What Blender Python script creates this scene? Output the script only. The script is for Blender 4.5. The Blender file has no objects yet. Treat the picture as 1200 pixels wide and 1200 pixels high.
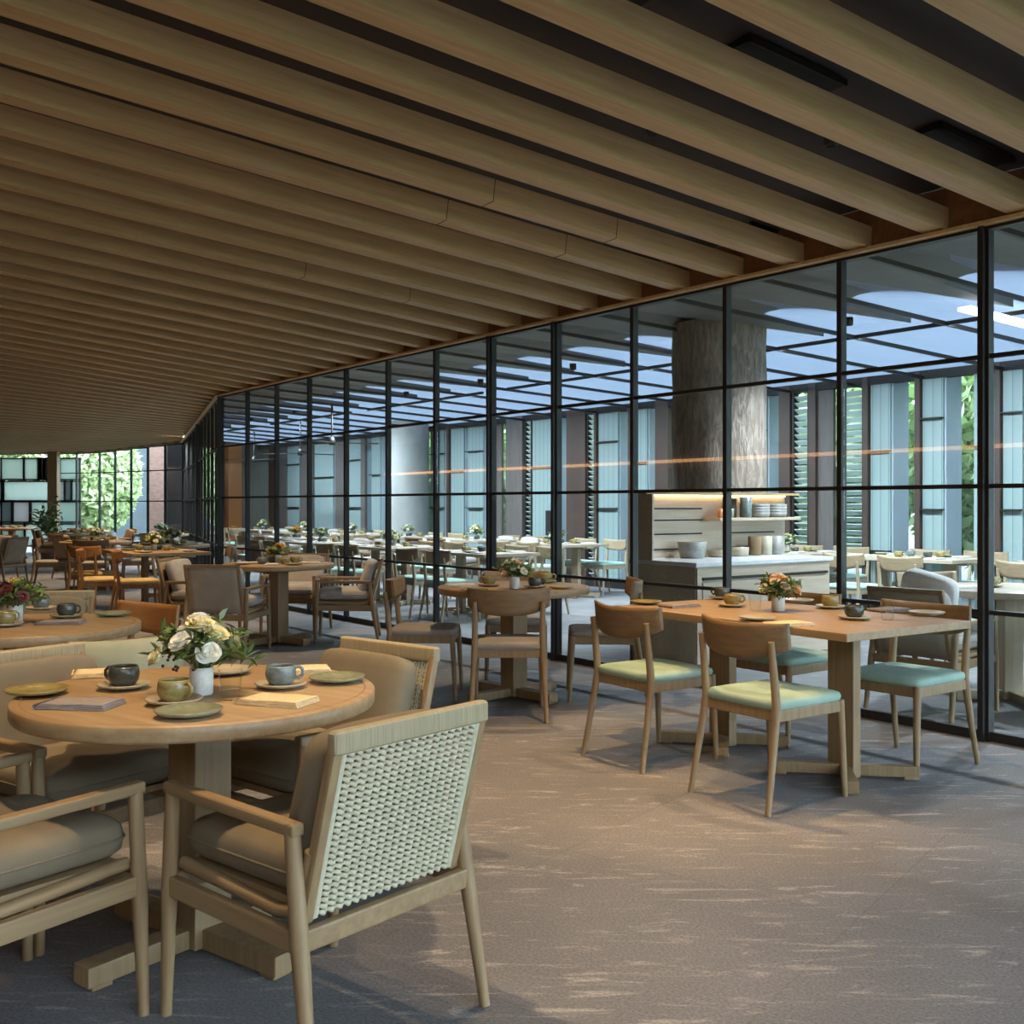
import bpy, bmesh, math, random
from mathutils import Vector, Matrix
random.seed(7)
C = bpy.context.scene.collection
sc = bpy.context.scene
# ------------------------------------------------------------------ camera, world, exposure
F, CH, HY = 1230.0, 1.3, 592.0          # focal length in px of a 1200 px frame, eye height, horizon row
cam = bpy.data.cameras.new('camera'); camo = bpy.data.objects.new('camera', cam); C.objects.link(camo)
camo.location = (0, 0, CH); camo.rotation_euler = (math.pi/2, 0, 0)
cam.sensor_width = 36; cam.lens = 36*F/1200; cam.shift_y = (HY-600)/1200; cam.clip_start = .05; cam.clip_end = 300
sc.camera = camo
sc.view_settings.view_transform = 'Standard'; sc.view_settings.look = 'None'
sc.view_settings.exposure = 0.8; sc.view_settings.gamma = 1; sc.view_settings.use_curve_mapping = False
world = bpy.data.worlds.new('sky'); sc.world = world; world.use_nodes = True
bg = world.node_tree.nodes['Background']; bg.inputs[0].default_value = (.70, .86, 1.0, 1); bg.inputs[1].default_value = 6.0
try:
    sc.cycles.max_bounces = 10; sc.cycles.transparent_max_bounces = 16; sc.cycles.diffuse_bounces = 5
    sc.cycles.sample_clamp_indirect = 6; sc.cycles.caustics_reflective = False; sc.cycles.caustics_refractive = False
    sc.cycles.use_denoising = True
except Exception: pass
SPOT_W = 100          # ceiling downlights over the tables
TERR_FILL_W = 260        # cool fill lamps added to brighten the terrace floor
FILL_STRIP_W = 60         # cool fill strips added to brighten the terrace cladding
COVE_E = 3.2           # warm cove strip on the inner wall

# ------------------------------------------------------------------ helpers
def fl(x, y): Z = F*CH/(y-HY); return ((x-600)/F*Z, Z)
def tb(x, y, h=.75): Z = F*(CH-h)/(y-HY); return ((x-600)/F*Z, Z)
DG = math.radians
class MB:
    def __init__(s): s.v = []; s.f = []; s.sm = []; s.mi = []
    def add(s, vs, fs, smooth=False, m=0):
        o = len(s.v); s.v += [tuple(p) for p in vs]
        for f in fs: s.f.append([i+o for i in f]); s.sm.append(smooth); s.mi.append(m)
    def box(s, c, d, rz=0, M=None, m=0):
        hx, hy, hz = d[0]/2, d[1]/2, d[2]/2
        R = M if M is not None else Matrix.Rotation(rz, 3, 'Z')
        vs = [Vector(c)+R@Vector((x*hx, y*hy, z*hz)) for z in (-1, 1) for (x, y) in ((-1, -1), (1, -1), (1, 1), (-1, 1))]
        s.add(vs, [(3, 2, 1, 0), (4, 5, 6, 7), (0, 1, 5, 4), (1, 2, 6, 5), (2, 3, 7, 6), (3, 0, 4, 7)], m=m)
    def bar(s, a, b, w, h, up=(0, 0, 1), m=0):
        a = Vector(a); b = Vector(b); d = (b-a); L = d.length; d.normalize()
        x = d.cross(Vector(up)).normalized(); z = x.cross(d)
        M = Matrix((x, d, z)).transposed()
        s.box((a+b)/2, (w, L, h), M=M, m=m)
    def tube(s, pts, r, n=8, caps=True, closed=False, m=0):
        pts = [Vector(p) for p in pts]; N = len(pts); vs = []
        rs = r if isinstance(r, (list, tuple)) else [r]*N
        ref = None
        for i, p in enumerate(pts):
            t = (pts[(i+1) % N]-pts[i-1]) if closed else (pts[min(i+1, N-1)]-pts[max(i-1, 0)])
            t.normalize()
            if ref is None: ref = Vector((0, 0, 1)) if abs(t.z) < .9 else Vector((1, 0, 0))
            a = (ref-t*ref.dot(t)).normalized(); ref = a; b = t.cross(a)
            for k in range(n):
                q = 2*math.pi*k/n; vs.append(p+(a*math.cos(q)+b*math.sin(q))*rs[i])
        fs = [(i*n+k, i*n+(k+1) % n, ((i+1) % N)*n+(k+1) % n, ((i+1) % N)*n+k) for i in range(N if closed else N-1) for k in range(n)]
        s.add(vs, fs, True, m)
        if caps and not closed:
            s.add(vs[:n], [tuple(range(n))[::-1]], False, m); s.add(vs[-n:], [tuple(range(n))], False, m)
    def lathe(s, prof, c=(0, 0, 0), n=28, m=0):
        vs = [(c[0]+r*math.cos(2*math.pi*k/n), c[1]+r*math.sin(2*math.pi*k/n), c[2]+z) for r, z in prof for k in range(n)]
        fs = [(i*n+k, i*n+(k+1) % n, (i+1)*n+(k+1) % n, (i+1)*n+k) for i in range(len(prof)-1) for k in range(n)]
        s.add(vs, fs, True, m)
    def pillow(s, c, d, e1=.3, e2=.55, M=None, nu=32, nv=12, m=0):
        M = M or Matrix.Identity(3); vs = []
        sg = lambda q, e: math.copysign(abs(q)**e, q)
        for j in range(nv+1):
            ph = -math.pi/2+math.pi*j/nv
            for i in range(nu):
                th = 2*math.pi*i/nu
                vs.append(Vector(c)+M@Vector((d[0]/2*sg(math.cos(ph), e2)*sg(math.cos(th), e1), d[1]/2*sg(math.cos(ph), e2)*sg(math.sin(th), e1), d[2]/2*sg(math.sin(ph), e2))))
        s.add(vs, [(j*nu+i, j*nu+(i+1) % nu, (j+1)*nu+(i+1) % nu, (j+1)*nu+i) for j in range(nv) for i in range(nu)], True, m)
    def grid(s, fn, nu, nv, th=None, m=0, smooth=True):
        P = [[Vector(fn(i/nu, j/nv)) for i in range(nu+1)] for j in range(nv+1)]
        vs = [p for r in P for p in r]; w = nu+1
        fs = [(j*w+i, j*w+i+1, (j+1)*w+i+1, (j+1)*w+i) for j in range(nv) for i in range(nu)]
        if th:
            t = Vector(th) ; o = len(vs); vs = vs+[p+t for p in vs]
            fs2 = [tuple(reversed([q+o for q in f])) for f in fs]
            ed = []
            for i in range(nu): ed += [(i+1, i, i+o, i+1+o), (nv*w+i, nv*w+i+1, nv*w+i+1+o, nv*w+i+o)]
            for j in range(nv): ed += [(j*w, (j+1)*w, (j+1)*w+o, j*w+o), ((j+1)*w+nu, j*w+nu, j*w+nu+o, (j+1)*w+nu+o)]
            s.add(vs, fs+fs2, smooth, m); s.f += [[q+len(s.v)-len(vs) for q in e] for e in ed]; s.sm += [False]*len(ed); s.mi += [m]*len(ed)
        else: s.add(vs, fs, smooth, m)
    def build(s, name, mat, parent=None, bevel=0, seg=2, loc=None):
        me = bpy.data.meshes.new(name); me.from_pydata(s.v, [], s.f)
        for mm in (mat if isinstance(mat, (list, tuple)) else [mat]): me.materials.append(mm)
        for p, q, k in zip(me.polygons, s.sm, s.mi): p.use_smooth = q; p.material_index = k
        bm = bmesh.new(); bm.from_mesh(me)
        bmesh.ops.recalc_face_normals(bm, faces=bm.faces)
        if bevel:
            es = [e for e in bm.edges if len(e.link_faces) == 2 and e.calc_face_angle(0) > .6]
            bmesh.ops.bevel(bm, geom=es, offset=bevel, segments=seg, affect='EDGES', profile=.6)
        bm.to_mesh(me); bm.free()
        o = bpy.data.objects.new(name, me); C.objects.link(o)
        if parent: o.parent = parent
        if loc: o.location = loc
        return o
def tag(o, label, cat, group=None, kind=None):
    if label: o['label'] = label
    if cat: o['category'] = cat
    if group: o['group'] = group
    if kind: o['kind'] = kind
    return o
def struct(o): o['kind'] = 'structure'; return o
def thing(name, label, cat, loc=(0, 0, 0), rz=0, group=None):
    o = bpy.data.objects.new(name, None); C.objects.link(o); o.location = loc; o.rotation_euler = (0, 0, rz)
    o.empty_display_size = .1
    return tag(o, label, cat, group)
def copy_tree(o, parent=None):
    c = o.copy(); C.objects.link(c); c.parent = parent
    for ch in list(KIDS.get(o.name, o.children)): copy_tree(ch, c)
    return c
KIDS = {}
def place(proto, loc, rz=0, label=None, group=None, cat=None):
    """the first use moves the prototype itself, later ones copy it"""
    if not proto.get('used'):
        o = proto; KIDS[o.name] = list(o.children); proto['used'] = 1
        for c in o.children: KIDS[c.name] = list(c.children)
    else: o = copy_tree(proto)
    o.location = loc if len(loc) == 3 else (loc[0], loc[1], 0); o.rotation_euler = (0, 0, rz)
    if label: o['label'] = label
    if group: o['group'] = group
    elif 'group' in o: del o['group']
    return o

# ------------------------------------------------------------------ materials
def new_mat(name, col=(.5, .5, .5), rough=.6, metal=0, spec=.5):
    m = bpy.data.materials.new(name); m.use_nodes = True
    b = m.node_tree.nodes['Principled BSDF']
    b.inputs['Base Color'].default_value = (*col, 1); b.inputs['Roughness'].default_value = rough
    b.inputs['Metallic'].default_value = metal; b.inputs['Specular IOR Level'].default_value = spec
    return m, m.node_tree.nodes, m.node_tree.links, b
def ramp(nd, stops):
    r = nd.new('ShaderNodeValToRGB'); el = r.color_ramp.elements
    while len(el) < len(stops): el.new(.5)
    for e, (p, c) in zip(el, stops): e.position = p; e.color = (*c, 1) if len(c) == 3 else c
    return r
def noisy(name, c1, c2, scale=(8, 8, 8), rough=.6, bump=.1, det=4, bscale=None, spec=.5, world_co=False):
    m, nd, ln, b = new_mat(name, c1, rough, 0, spec)
    tc = nd.new('ShaderNodeTexCoord'); mp = nd.new('ShaderNodeMapping'); mp.inputs['Scale'].default_value = scale
    nz = nd.new('ShaderNodeTexNoise'); nz.inputs['Scale'].default_value = 1; nz.inputs['Detail'].default_value = det; nz.inputs['Roughness'].default_value = .6
    r = ramp(nd, [(.35, c1), (.65, c2)])
    if world_co:
        g = nd.new('ShaderNodeNewGeometry'); ln.new(g.outputs['Position'], mp.inputs[0])
    else: ln.new(tc.outputs['Object'], mp.inputs[0])
    ln.new(mp.outputs[0], nz.inputs[0]); ln.new(nz.outputs['Fac'], r.inputs[0]); ln.new(r.outputs[0], b.inputs['Base Color'])
    if bump:
        n2 = nz
        if bscale:
            n2 = nd.new('ShaderNodeTexNoise'); n2.inputs['Scale'].default_value = bscale; n2.inputs['Detail'].default_value = 3
            ln.new(tc.outputs['Object'], n2.inputs[0])
        bp = nd.new('ShaderNodeBump'); bp.inputs['Strength'].default_value = bump; bp.inputs['Distance'].default_value = .004
        ln.new(n2.outputs['Fac'], bp.inputs['Height']); ln.new(bp.outputs[0], b.inputs['Normal'])
    return m
OAK1, OAK2 = (.31, .215, .112), (.235, .155, .078)
def wood(name, ax, c1=OAK1, c2=OAK2, rough=.5):
    s = [38, 38, 38]; s[ax] = 2.2
    return noisy(name, c2, c1, tuple(s), rough, .12, 5)
WX, WY, WZ = wood('oak_x', 0), wood('oak_y', 1), wood('oak_z', 2)
TOPW = wood('oak_table_top', 0, (.40, .275, .145), (.31, .20, .10), .38)
SLATW = wood('ceiling_oak', 0, (.64, .455, .235), (.52, .355, .17), .5)
FASCIA = wood('fascia_oak', 0, (.33, .155, .07), (.24, .11, .05), .5)
WARM = wood('warm_brown_oak', 2, (.30, .15, .06), (.21, .10, .04), .45)
WARMB = wood('warm_brown_back', 0, (.23, .145, .07), (.17, .105, .05), .45)
ORB = wood('orange_brown_back', 0, (.36, .17, .06), (.27, .12, .04), .45)
FRAME = new_mat('dark_bronze_frame', (.013, .011, .010), .5)[0]
DARKCEIL = noisy('dark_soffit', (.065, .056, .055), (.085, .073, .070), (1, 1, 1), .8, 0)
BLACK = new_mat('black_recess', (.006, .006, .006), .7)[0]
ROPE = noisy('pale_rope', (.45, .42, .30), (.53, .50, .37), (60, 60, 60), .8, .5, 3)
WRAP = noisy('rope_wrapping', (.30, .25, .15), (.37, .31, .19), (220, 6, 6), .75, .8, 2)
CUSH = noisy('grey_olive_cushion', (.17, .14, .095), (.21, .175, .12), (5, 5, 5), .9, .35, 3, 420, .2)
CUSH2 = noisy('brown_cushion', (.19, .125, .07), (.23, .155, .09), (5, 5, 5), .9, .35, 3, 420, .2)
CANVAS = noisy('beige_canvas', (.34, .28, .22), (.40, .33, .26), (6, 6, 6), .85, .35, 3, 350, .2)
PALECUSH = noisy('pale_grey_cushion', (.35, .325, .30), (.43, .405, .38), (6, 6, 6), .9, .3, 3, 350, .2)
MINT = noisy('mint_seat_fabric', (.30, .44, .38), (.36, .50, .43), (6, 6, 6), .85, .3, 3, 420, .2)
TAUPE = noisy('taupe_seat_fabric', (.30, .265, .23), (.36, .32, .275), (6, 6, 6), .85, .3, 3, 420, .2)
YELL = noisy('warm_lit_seat_fabric', (.42, .30, .12), (.50, .37, .16), (6, 6, 6), .85, .3, 3, 420, .2)  # warm lamplight on the far seats is put into the fabric colour
def glaze(n, a, b, r=.25): return noisy(n, a, b, (30, 30, 60), r, .1, 4)
G_OLIVE = glaze('olive_glaze', (.20, .16, .055), (.30, .25, .10))
G_DARK = glaze('dark_green_glaze', (.035, .045, .04), (.07, .075, .065))
G_BLUE = glaze('blue_grey_glaze', (.10, .135, .14), (.19, .22, .21))
G_GREEN = glaze('sage_glaze', (.17, .19, .12), (.26, .27, .18))
G_SAUCER = glaze('sand_glaze', (.33, .29, .20), (.42, .37, .27), .35)
G_GREY = glaze('grey_stoneware', (.22, .22, .20), (.32, .31, .29), .45)
WHITEV = noisy('speckled_white_vase', (.62, .62, .57), (.72, .72, .67), (90, 90, 90), .5, .05)
N_GREY = noisy('grey_napkin', (.24, .205, .19), (.30, .26, .24), (60, 60, 60), .9, .3)
N_CREAM = noisy('cream_napkin', (.62, .47, .27), (.72, .57, .35), (60, 60, 60), .9, .3)
N_WHITE = noisy('white_napkin', (.62, .60, .58), (.72, .70, .68), (60, 60, 60), .9, .3)
LEAFG = noisy('leaf_green', (.06, .12, .03), (.13, .20, .06), (20, 20, 20), .55, 0)
LEAFP = noisy('leaf_sage', (.17, .22, .12), (.26, .32, .18), (20, 20, 20), .6, 0)
BERRY = new_mat('dark_berries', (.05, .012, .015), .4)[0]
PETAL = {k: noisy('petals_'+k, c1, c2, (30, 30, 30), .6, 0) for k, c1, c2 in (
    ('cream', (.72, .66, .38), (.80, .76, .52)), ('peach', (.78, .55, .40), (.84, .66, .50)), ('orange', (.80, .33, .03), (.85, .48, .06)),
    ('yellow', (.55, .45, .14), (.65, .55, .2)), ('white', (.75, .75, .66), (.82, .82, .75)), ('wine', (.14, .03, .03), (.22, .06, .05)))}
PANEL = None
def mk_panel():
    m, nd, ln, b = new_mat('blue_green_cladding', (.16, .32, .33), .45)
    g = nd.new('ShaderNodeTexCoord'); sp = nd.new('ShaderNodeSeparateXYZ'); ln.new(g.outputs['Object'], sp.inputs[0])
    mu = nd.new('ShaderNodeMath'); mu.operation = 'MULTIPLY'; mu.inputs[1].default_value = 9; ln.new(sp.outputs[0], mu.inputs[0])
    fr = nd.new('ShaderNodeMath'); fr.operation = 'FRACT'; ln.new(mu.outputs[0], fr.inputs[0])
    r = ramp(nd, [(.0, (.12, .17, .17)), (.07, (.28, .365, .36)), (.93, (.25, .335, .335)), (1, (.12, .17, .17))])
    ln.new(fr.outputs[0], r.inputs[0]); ln.new(r.outputs[0], b.inputs['Base Color']); return m
PANEL = mk_panel()
RETURN = noisy('skylit_blue_return', (.36, .42, .48), (.40, .46, .52), (2, 2, 2), .5, 0)  # paler than the cladding: skylight on the returns is put into the colour
BROWNP = noisy('brown_steel_post', (.055, .034, .026), (.075, .047, .036), (3, 3, 1), .5, 0)
GREYP = noisy('grey_brown_board', (.10, .085, .08), (.13, .11, .10), (20, 20, 2), .6, 0)
LOUV = new_mat('pale_louvre', (.58, .68, .66), .5)[0]
def mk_stone():
    m, nd, ln, b = new_mat('rough_stone', (.2, .18, .17), .85)
    tc = nd.new('ShaderNodeTexCoord'); mp = nd.new('ShaderNodeMapping'); mp.inputs['Scale'].default_value = (20, 20, 4.5)
    nz = nd.new('ShaderNodeTexNoise'); nz.inputs['Scale'].default_value = 1; nz.inputs['Detail'].default_value = 8; nz.inputs['Roughness'].default_value = .7; nz.inputs['Distortion'].default_value = 1.2
    ln.new(tc.outputs['Object'], mp.inputs[0]); ln.new(mp.outputs[0], nz.inputs[0])
    r = ramp(nd, [(.3, (.12, .095, .08)), (.5, (.28, .225, .185)), (.7, (.46, .40, .345))]); ln.new(nz.outputs['Fac'], r.inputs[0]); ln.new(r.outputs[0], b.inputs['Base Color'])
    bp = nd.new('ShaderNodeBump'); bp.inputs['Strength'].default_value = .9; bp.inputs['Distance'].default_value = .03
    ln.new(nz.outputs['Fac'], bp.inputs['Height']); ln.new(bp.outputs[0], b.inputs['Normal']); return m
STONE = mk_stone()
PLASTER = noisy('pale_concrete', (.28, .29, .28), (.38, .39, .38), (2, 2, 1), .7, .2)
COUNTERW = wood('bleached_oak', 0, (.52, .43, .33), (.44, .35, .26), .5)
MARBLE = noisy('white_stone_top', (.60, .61, .64), (.72, .73, .76), (4, 4, 4), .25, 0)
def mk_floor():
    m, nd, ln, b = new_mat('floor_carpet_tile', (.2, .18, .17), .75, 0, .35)
    g = nd.new('ShaderNodeNewGeometry')
    rot = nd.new('ShaderNodeMapping'); rot.inputs['Rotation'].default_value = (0, 0, math.radians(36.7)); ln.new(g.outputs['Position'], rot.inputs[0])
    # broad tonal patches
    n1 = nd.new('ShaderNodeTexNoise'); n1.inputs['Scale'].default_value = .9; n1.inputs['Detail'].default_value = 5; ln.new(rot.outputs[0], n1.inputs[0])
    r1 = ramp(nd, [(.35, (.150, .146, .150)), (.65, (.222, .211, .212))]); ln.new(n1.outputs['Fac'], r1.inputs[0])
    # broken pale scratches running along the room
    mp = nd.new('ShaderNodeMapping'); mp.inputs['Scale'].default_value = (3.2, 17, 1); mp.inputs['Rotation'].default_value = (0, 0, math.radians(-12)); ln.new(g.outputs['Position'], mp.inputs[0])
    mp.inputs['Rotation'].default_value = (0, 0, math.radians(14))
    n2 = nd.new('ShaderNodeTexNoise'); n2.inputs['Scale'].default_value = 1.1; n2.inputs['Detail'].default_value = 9; n2.inputs['Roughness'].default_value = .72; n2.inputs['Distortion'].default_value = .9
    ln.new(mp.outputs[0], n2.inputs[0])
    r2 = ramp(nd, [(.545, (0, 0, 0)), (.65, (1, 1, 1))]); ln.new(n2.outputs['Fac'], r2.inputs[0])
    mx = nd.new('ShaderNodeMixRGB'); mx.inputs['Color2'].default_value = (.40, .365, .33, 1)
    ml = nd.new('ShaderNodeMath'); ml.operation = 'MULTIPLY'; ml.inputs[1].default_value = .85; ln.new(r2.outputs[0], ml.inputs[0])
    ln.new(ml.outputs[0], mx.inputs['Fac']); ln.new(r1.outputs[0], mx.inputs['Color1'])
    # fine weave
    n3 = nd.new('ShaderNodeTexNoise'); n3.inputs['Scale'].default_value = 110; n3.inputs['Detail'].default_value = 2; ln.new(rot.outputs[0], n3.inputs[0])
    r3 = ramp(nd, [(.3, (.72, .72, .72)), (.7, (1.2, 1.2, 1.2))]); ln.new(n3.outputs['Fac'], r3.inputs[0])
    m2 = nd.new('ShaderNodeMixRGB'); m2.blend_type = 'MULTIPLY'; m2.inputs['Fac'].default_value = 1; ln.new(mx.outputs[0], m2.inputs['Color1']); ln.new(r3.outputs[0], m2.inputs['Color2'])
    br = nd.new('ShaderNodeTexBrick'); br.inputs['Scale'].default_value = 1; br.inputs['Mortar Size'].default_value = .004; br.inputs['Brick Width'].default_value = 1.1; br.inputs['Row Height'].default_value = 1.1; br.offset = 0
    br.inputs['Color1'].default_value = (1, 1, 1, 1); br.inputs['Color2'].default_value = (.80, .84, .87, 1); br.inputs['Mortar'].default_value = (.84, .84, .84, 1)
    ln.new(rot.outputs[0], br.inputs['Vector'])
    m3 = nd.new('ShaderNodeMixRGB'); m3.blend_type = 'MULTIPLY'; m3.inputs['Fac'].default_value = 1; ln.new(m2.outputs[0], m3.inputs['Color1']); ln.new(br.outputs['Color'], m3.inputs['Color2'])
    ln.new(m3.outputs[0], b.inputs['Base Color'])
    bp = nd.new('ShaderNodeBump'); bp.inputs['Strength'].default_value = .4; bp.inputs['Distance'].default_value = .004; ln.new(n3.outputs['Fac'], bp.inputs['Height']); ln.new(bp.outputs[0], b.inputs['Normal'])
    return m
FLOORM = mk_floor()
def mk_glass(name, tint=(.93, .97, .98), ior=1.5):
    m = bpy.data.materials.new(name); m.use_nodes = True; nd = m.node_tree.nodes; ln = m.node_tree.links; nd.clear()
    o = nd.new('ShaderNodeOutputMaterial'); t = nd.new('ShaderNodeBsdfTransparent'); t.inputs[0].default_value = (*tint, 1)
    g = nd.new('ShaderNodeBsdfGlossy'); g.inputs['Roughness'].default_value = .0; f = nd.new('ShaderNodeFresnel')
    ge = nd.new('ShaderNodeNewGeometry'); mr = nd.new('ShaderNodeMapRange'); ln.new(ge.outputs['Backfacing'], mr.inputs[0]); mr.inputs[3].default_value = ior; mr.inputs[4].default_value = 1/ior; ln.new(mr.outputs[0], f.inputs[0])
    x = nd.new('ShaderNodeMixShader'); ln.new(f.outputs[0], x.inputs[0]); ln.new(t.outputs[0], x.inputs[1]); ln.new(g.outputs[0], x.inputs[2]); ln.new(x.outputs[0], o.inputs[0]); return m
GLASS = mk_glass('clear_glazing'); TUMB = mk_glass('tumbler_glass', (.98, .99, .99), 1.12)
def mk_emit(name, col, s):
    m = bpy.data.materials.new(name); m.use_nodes = True; nd = m.node_tree.nodes; nd.clear()
    o = nd.new('ShaderNodeOutputMaterial'); e = nd.new('ShaderNodeEmission'); e.inputs[0].default_value = (*col, 1); e.inputs[1].default_value = s
    m.node_tree.links.new(e.outputs[0], o.inputs[0]); return m
COVE = mk_emit('warm_cove_light', (1, .50, .20), COVE_E)
LEDW = mk_emit('warm_shelf_light', (1, .62, .28), 7)
STRIP = mk_emit('terrace_light_slot', (.9, .95, 1), 2.6)
def mk_sailcloth():
    m = bpy.data.materials.new('pale_blue_translucent_panel'); m.use_nodes = True; nd = m.node_tree.nodes; ln = m.node_tree.links; nd.clear()
    o = nd.new('ShaderNodeOutputMaterial'); d = nd.new('ShaderNodeBsdfDiffuse'); d.inputs[0].default_value = (.42, .47, .60, 1)
    t = nd.new('ShaderNodeBsdfTranslucent'); t.inputs[0].default_value = (.105, .125, .160, 1)
    x = nd.new('ShaderNodeMixShader'); x.inputs[0].default_value = .5; ln.new(d.outputs[0], x.inputs[1]); ln.new(t.outputs[0], x.inputs[2]); ln.new(x.outputs[0], o.inputs[0]); return m
SAIL = mk_sailcloth()

# ------------------------------------------------------------------ plan of the building
U = Vector((-.5974, .8019)); N = Vector((.8019, .5974)); P0 = Vector((2.617, 5.80))   # along the glass wall, outward, a mullion of it
STEP = .9375; WH = 2.855
def wp(s, d=0, z=0): p = P0+U*s+N*d; return Vector((p.x, p.y, z))
TU = math.atan2(U.y, U.x); TN = math.atan2(N.y, N.x)
CORNER = P0+U*STEP*12
P2 = Vector((-7.83, 25.0)); P3 = Vector((-10.8, 27.5)); P4 = Vector((-14.1, 29.0)); P5 = Vector((-22.5, 31.6))
# floor
mb = MB(); mb.add([(-24, -7, 0), (16, -7, 0), (16, 40, 0), (-24, 40, 0)], [(0, 1, 2, 3)])
struct(mb.build('floor', FLOORM))
GRASSM = noisy('lawn', (.10, .16, .05), (.16, .23, .08), (3, 3, 3), .9, 0)
mb = MB(); mb.box((10, 40, -.3), (160, 150, .5)); struct(mb.build('ground', GRASSM))
# left wall, back wall
def wl(s, d=-9.45): return P0+U*s+N*d
WALLW = noisy('inner_wall_timber', (.20, .12, .065), (.27, .17, .09), (3, 3, 1), .6, 0)
a, b_ = wl(-11), wl(37)
mb = MB(); mb.bar((a.x, a.y, 2.1), (b_.x, b_.y, 2.1), .1, 4.2); struct(mb.build('wall_left', WALLW))
q = P0+U*(-11)
a, b_ = wl(-5, -9.36), wl(23, -9.36)
mb = MB(); mb.bar((a.x, a.y, 2.17), (b_.x, b_.y, 2.17), .05, .06)
tag(mb.build('cove_light', COVE), 'long warm orange linear light along the inner timber wall', 'light')
# ceiling slats -----------------------------------------------------
D2 = Vector((math.sin(math.radians(58.5)), math.cos(math.radians(58.5)))); PP = Vector((-D2.y, D2.x))
def inter(o, A, B):
    """point of the line {p . PP = o} on segment AB -> (t, point)"""
    ka, kb = A.dot(PP), B.dot(PP)
    if abs(kb-ka) < 1e-9: return None
    t = (o-ka)/(kb-ka); return t, A+(B-A)*t
FP = [(P0-U*14, WH), (CORNER, WH), (P2, 2.80), (P3, 2.70), (P4, 2.70), (P5, 2.75)]
LW = (wl(-16, -9.4), wl(32, -9.4))
def slat_ends(o):
    R = None
    for (A, ha), (B, hb) in zip(FP[:-1], FP[1:]):
        t, p = inter(o, A, B)
        if -1e-6 <= t <= 1+1e-6: R = (p, ha+(hb-ha)*t); break
    if R is None: return None
    t, L = inter(o, *LW)
    if (R[0]-L).dot(D2) <= .5: return None
    ln_ = (R[0]-L).length
    oc = CORNER.dot(PP); k = max(0, min(1, (o-oc)/9)); sl = .11*(1-k)+.015*k
    return R, (L, R[1]+sl*ln_)
SW, SD = .13, .13
o_ = 3.913-.4985*14; n = 0
while True:
    o_ += .4985
    e0 = slat_ends(o_-SW/2)
    if e0 is None:
        if o_ > 10: break
        continue
    (R, hr), (L, hl) = e0
    n += 1; mb = MB()
    Rv = Vector((R.x, R.y, hr+SD/2)); Lv = Vector((L.x, L.y, hl+SD/2))
    mid = (Rv+Lv)/2; d = (Rv-Lv); ln_ = d.length
    mb.box((0, 0, 0), (ln_, SW, SD))
    if n in (17, 18, 22):      # butt joints in the timber read as thin dark lines
        for k in (1.1, 2.0): mb.box((ln_/2-k, 0, -.001), (.004, SW+.002, SD+.002), m=1)
    ob = mb.build('trim_%d' % n, [SLATW, BLACK]); ob.location = mid
    ob.rotation_euler = d.to_track_quat('X', 'Z').to_euler()
    struct(ob)
# soffit above the slats
mb = MB()
op = [slat_ends(-3+.5*i) for i in range(80)]; op = [e for e in op if e]
vs = []
for (R, hr), (L, hl) in op: vs += [(R.x, R.y, hr+.26), (L.x, L.y, hl+.26)]
fs = [(2*i, 2*i+1, 2*i+3, 2*i+2) for i in range(len(op)-1)]
vs2 = [(x, y, z+.12) for x, y, z in vs]; m_ = len(vs)
mb.add(vs+vs2, fs+[tuple(k+m_ for k in f) for f in fs]); struct(mb.build('ceiling', DARKCEIL))
# recessed troughs between the slats
def trough(x0, y0, x1, y1, lab):
    """black slot in the soffit between two slats, seen between pixels (x0,y0) and (x1,y1)"""
    nrm = Vector((.0886, .0660, 1)); Q = Vector((P0.x, P0.y, WH+.235-CH)); pts = []
    for x, y in ((x0, y0), (x1, y1)):
        r = Vector(((x-600)/F, 1, (HY-y)/F)); pts.append(r*(nrm.dot(Q)/nrm.dot(r))+Vector((0, 0, CH)))
    a, b = pts; b = a+Vector((D2.x, D2.y, -.11))*((b-a).length)
    mb = MB(); mb.bar(a, b, .17, .03); t = mb.build('ceiling_vent', BLACK)
    tag(t, lab, 'vent'); mb = MB()
    dd = (b-a).normalized(); sd = dd.cross(Vector((0, 0, 1)))
    for q in (-1, 1): mb.bar(a+sd*.09*q-Vector((0, 0, .008)), b+sd*.09*q-Vector((0, 0, .008)), .012, .03)
    mb.build('frame', FRAME, t)
trough(700, -20, 742, 8, 'black recessed ceiling vent cropped by the top edge of the photo')
trough(862, 52, 980, 100, 'black recessed ceiling vent between two slats, longest one near the top')
trough(1085, 152, 1178, 188, 'black recessed ceiling vent between slats near the right edge')
a = Vector((0, 0, 0))
# fascia boards along the glass
for i in range(5):
    (A, ha), (B, hb) = FP[i], FP[i+1]
    mb = MB(); nn = (B-A).normalized(); nn = Vector((-nn.y, nn.x))
    mb.bar((A.x, A.y, ha+.12), (B.x, B.y, hb+.12), .04, .26); struct(mb.build('fascia_board', FASCIA))
    mb = MB(); off = nn*.035
    mb.bar((A.x+off.x, A.y+off.y, ha-.012), (B.x+off.x, B.y+off.y, hb-.012), .10, .02); struct(mb.build('fascia_lip', SLATW))
for o in list(bpy.data.objects):
    if o.name.startswith('fascia_board') or o.name.startswith('fascia_lip'):
        n += 1; o.name = 'trim_%d' % n
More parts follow.
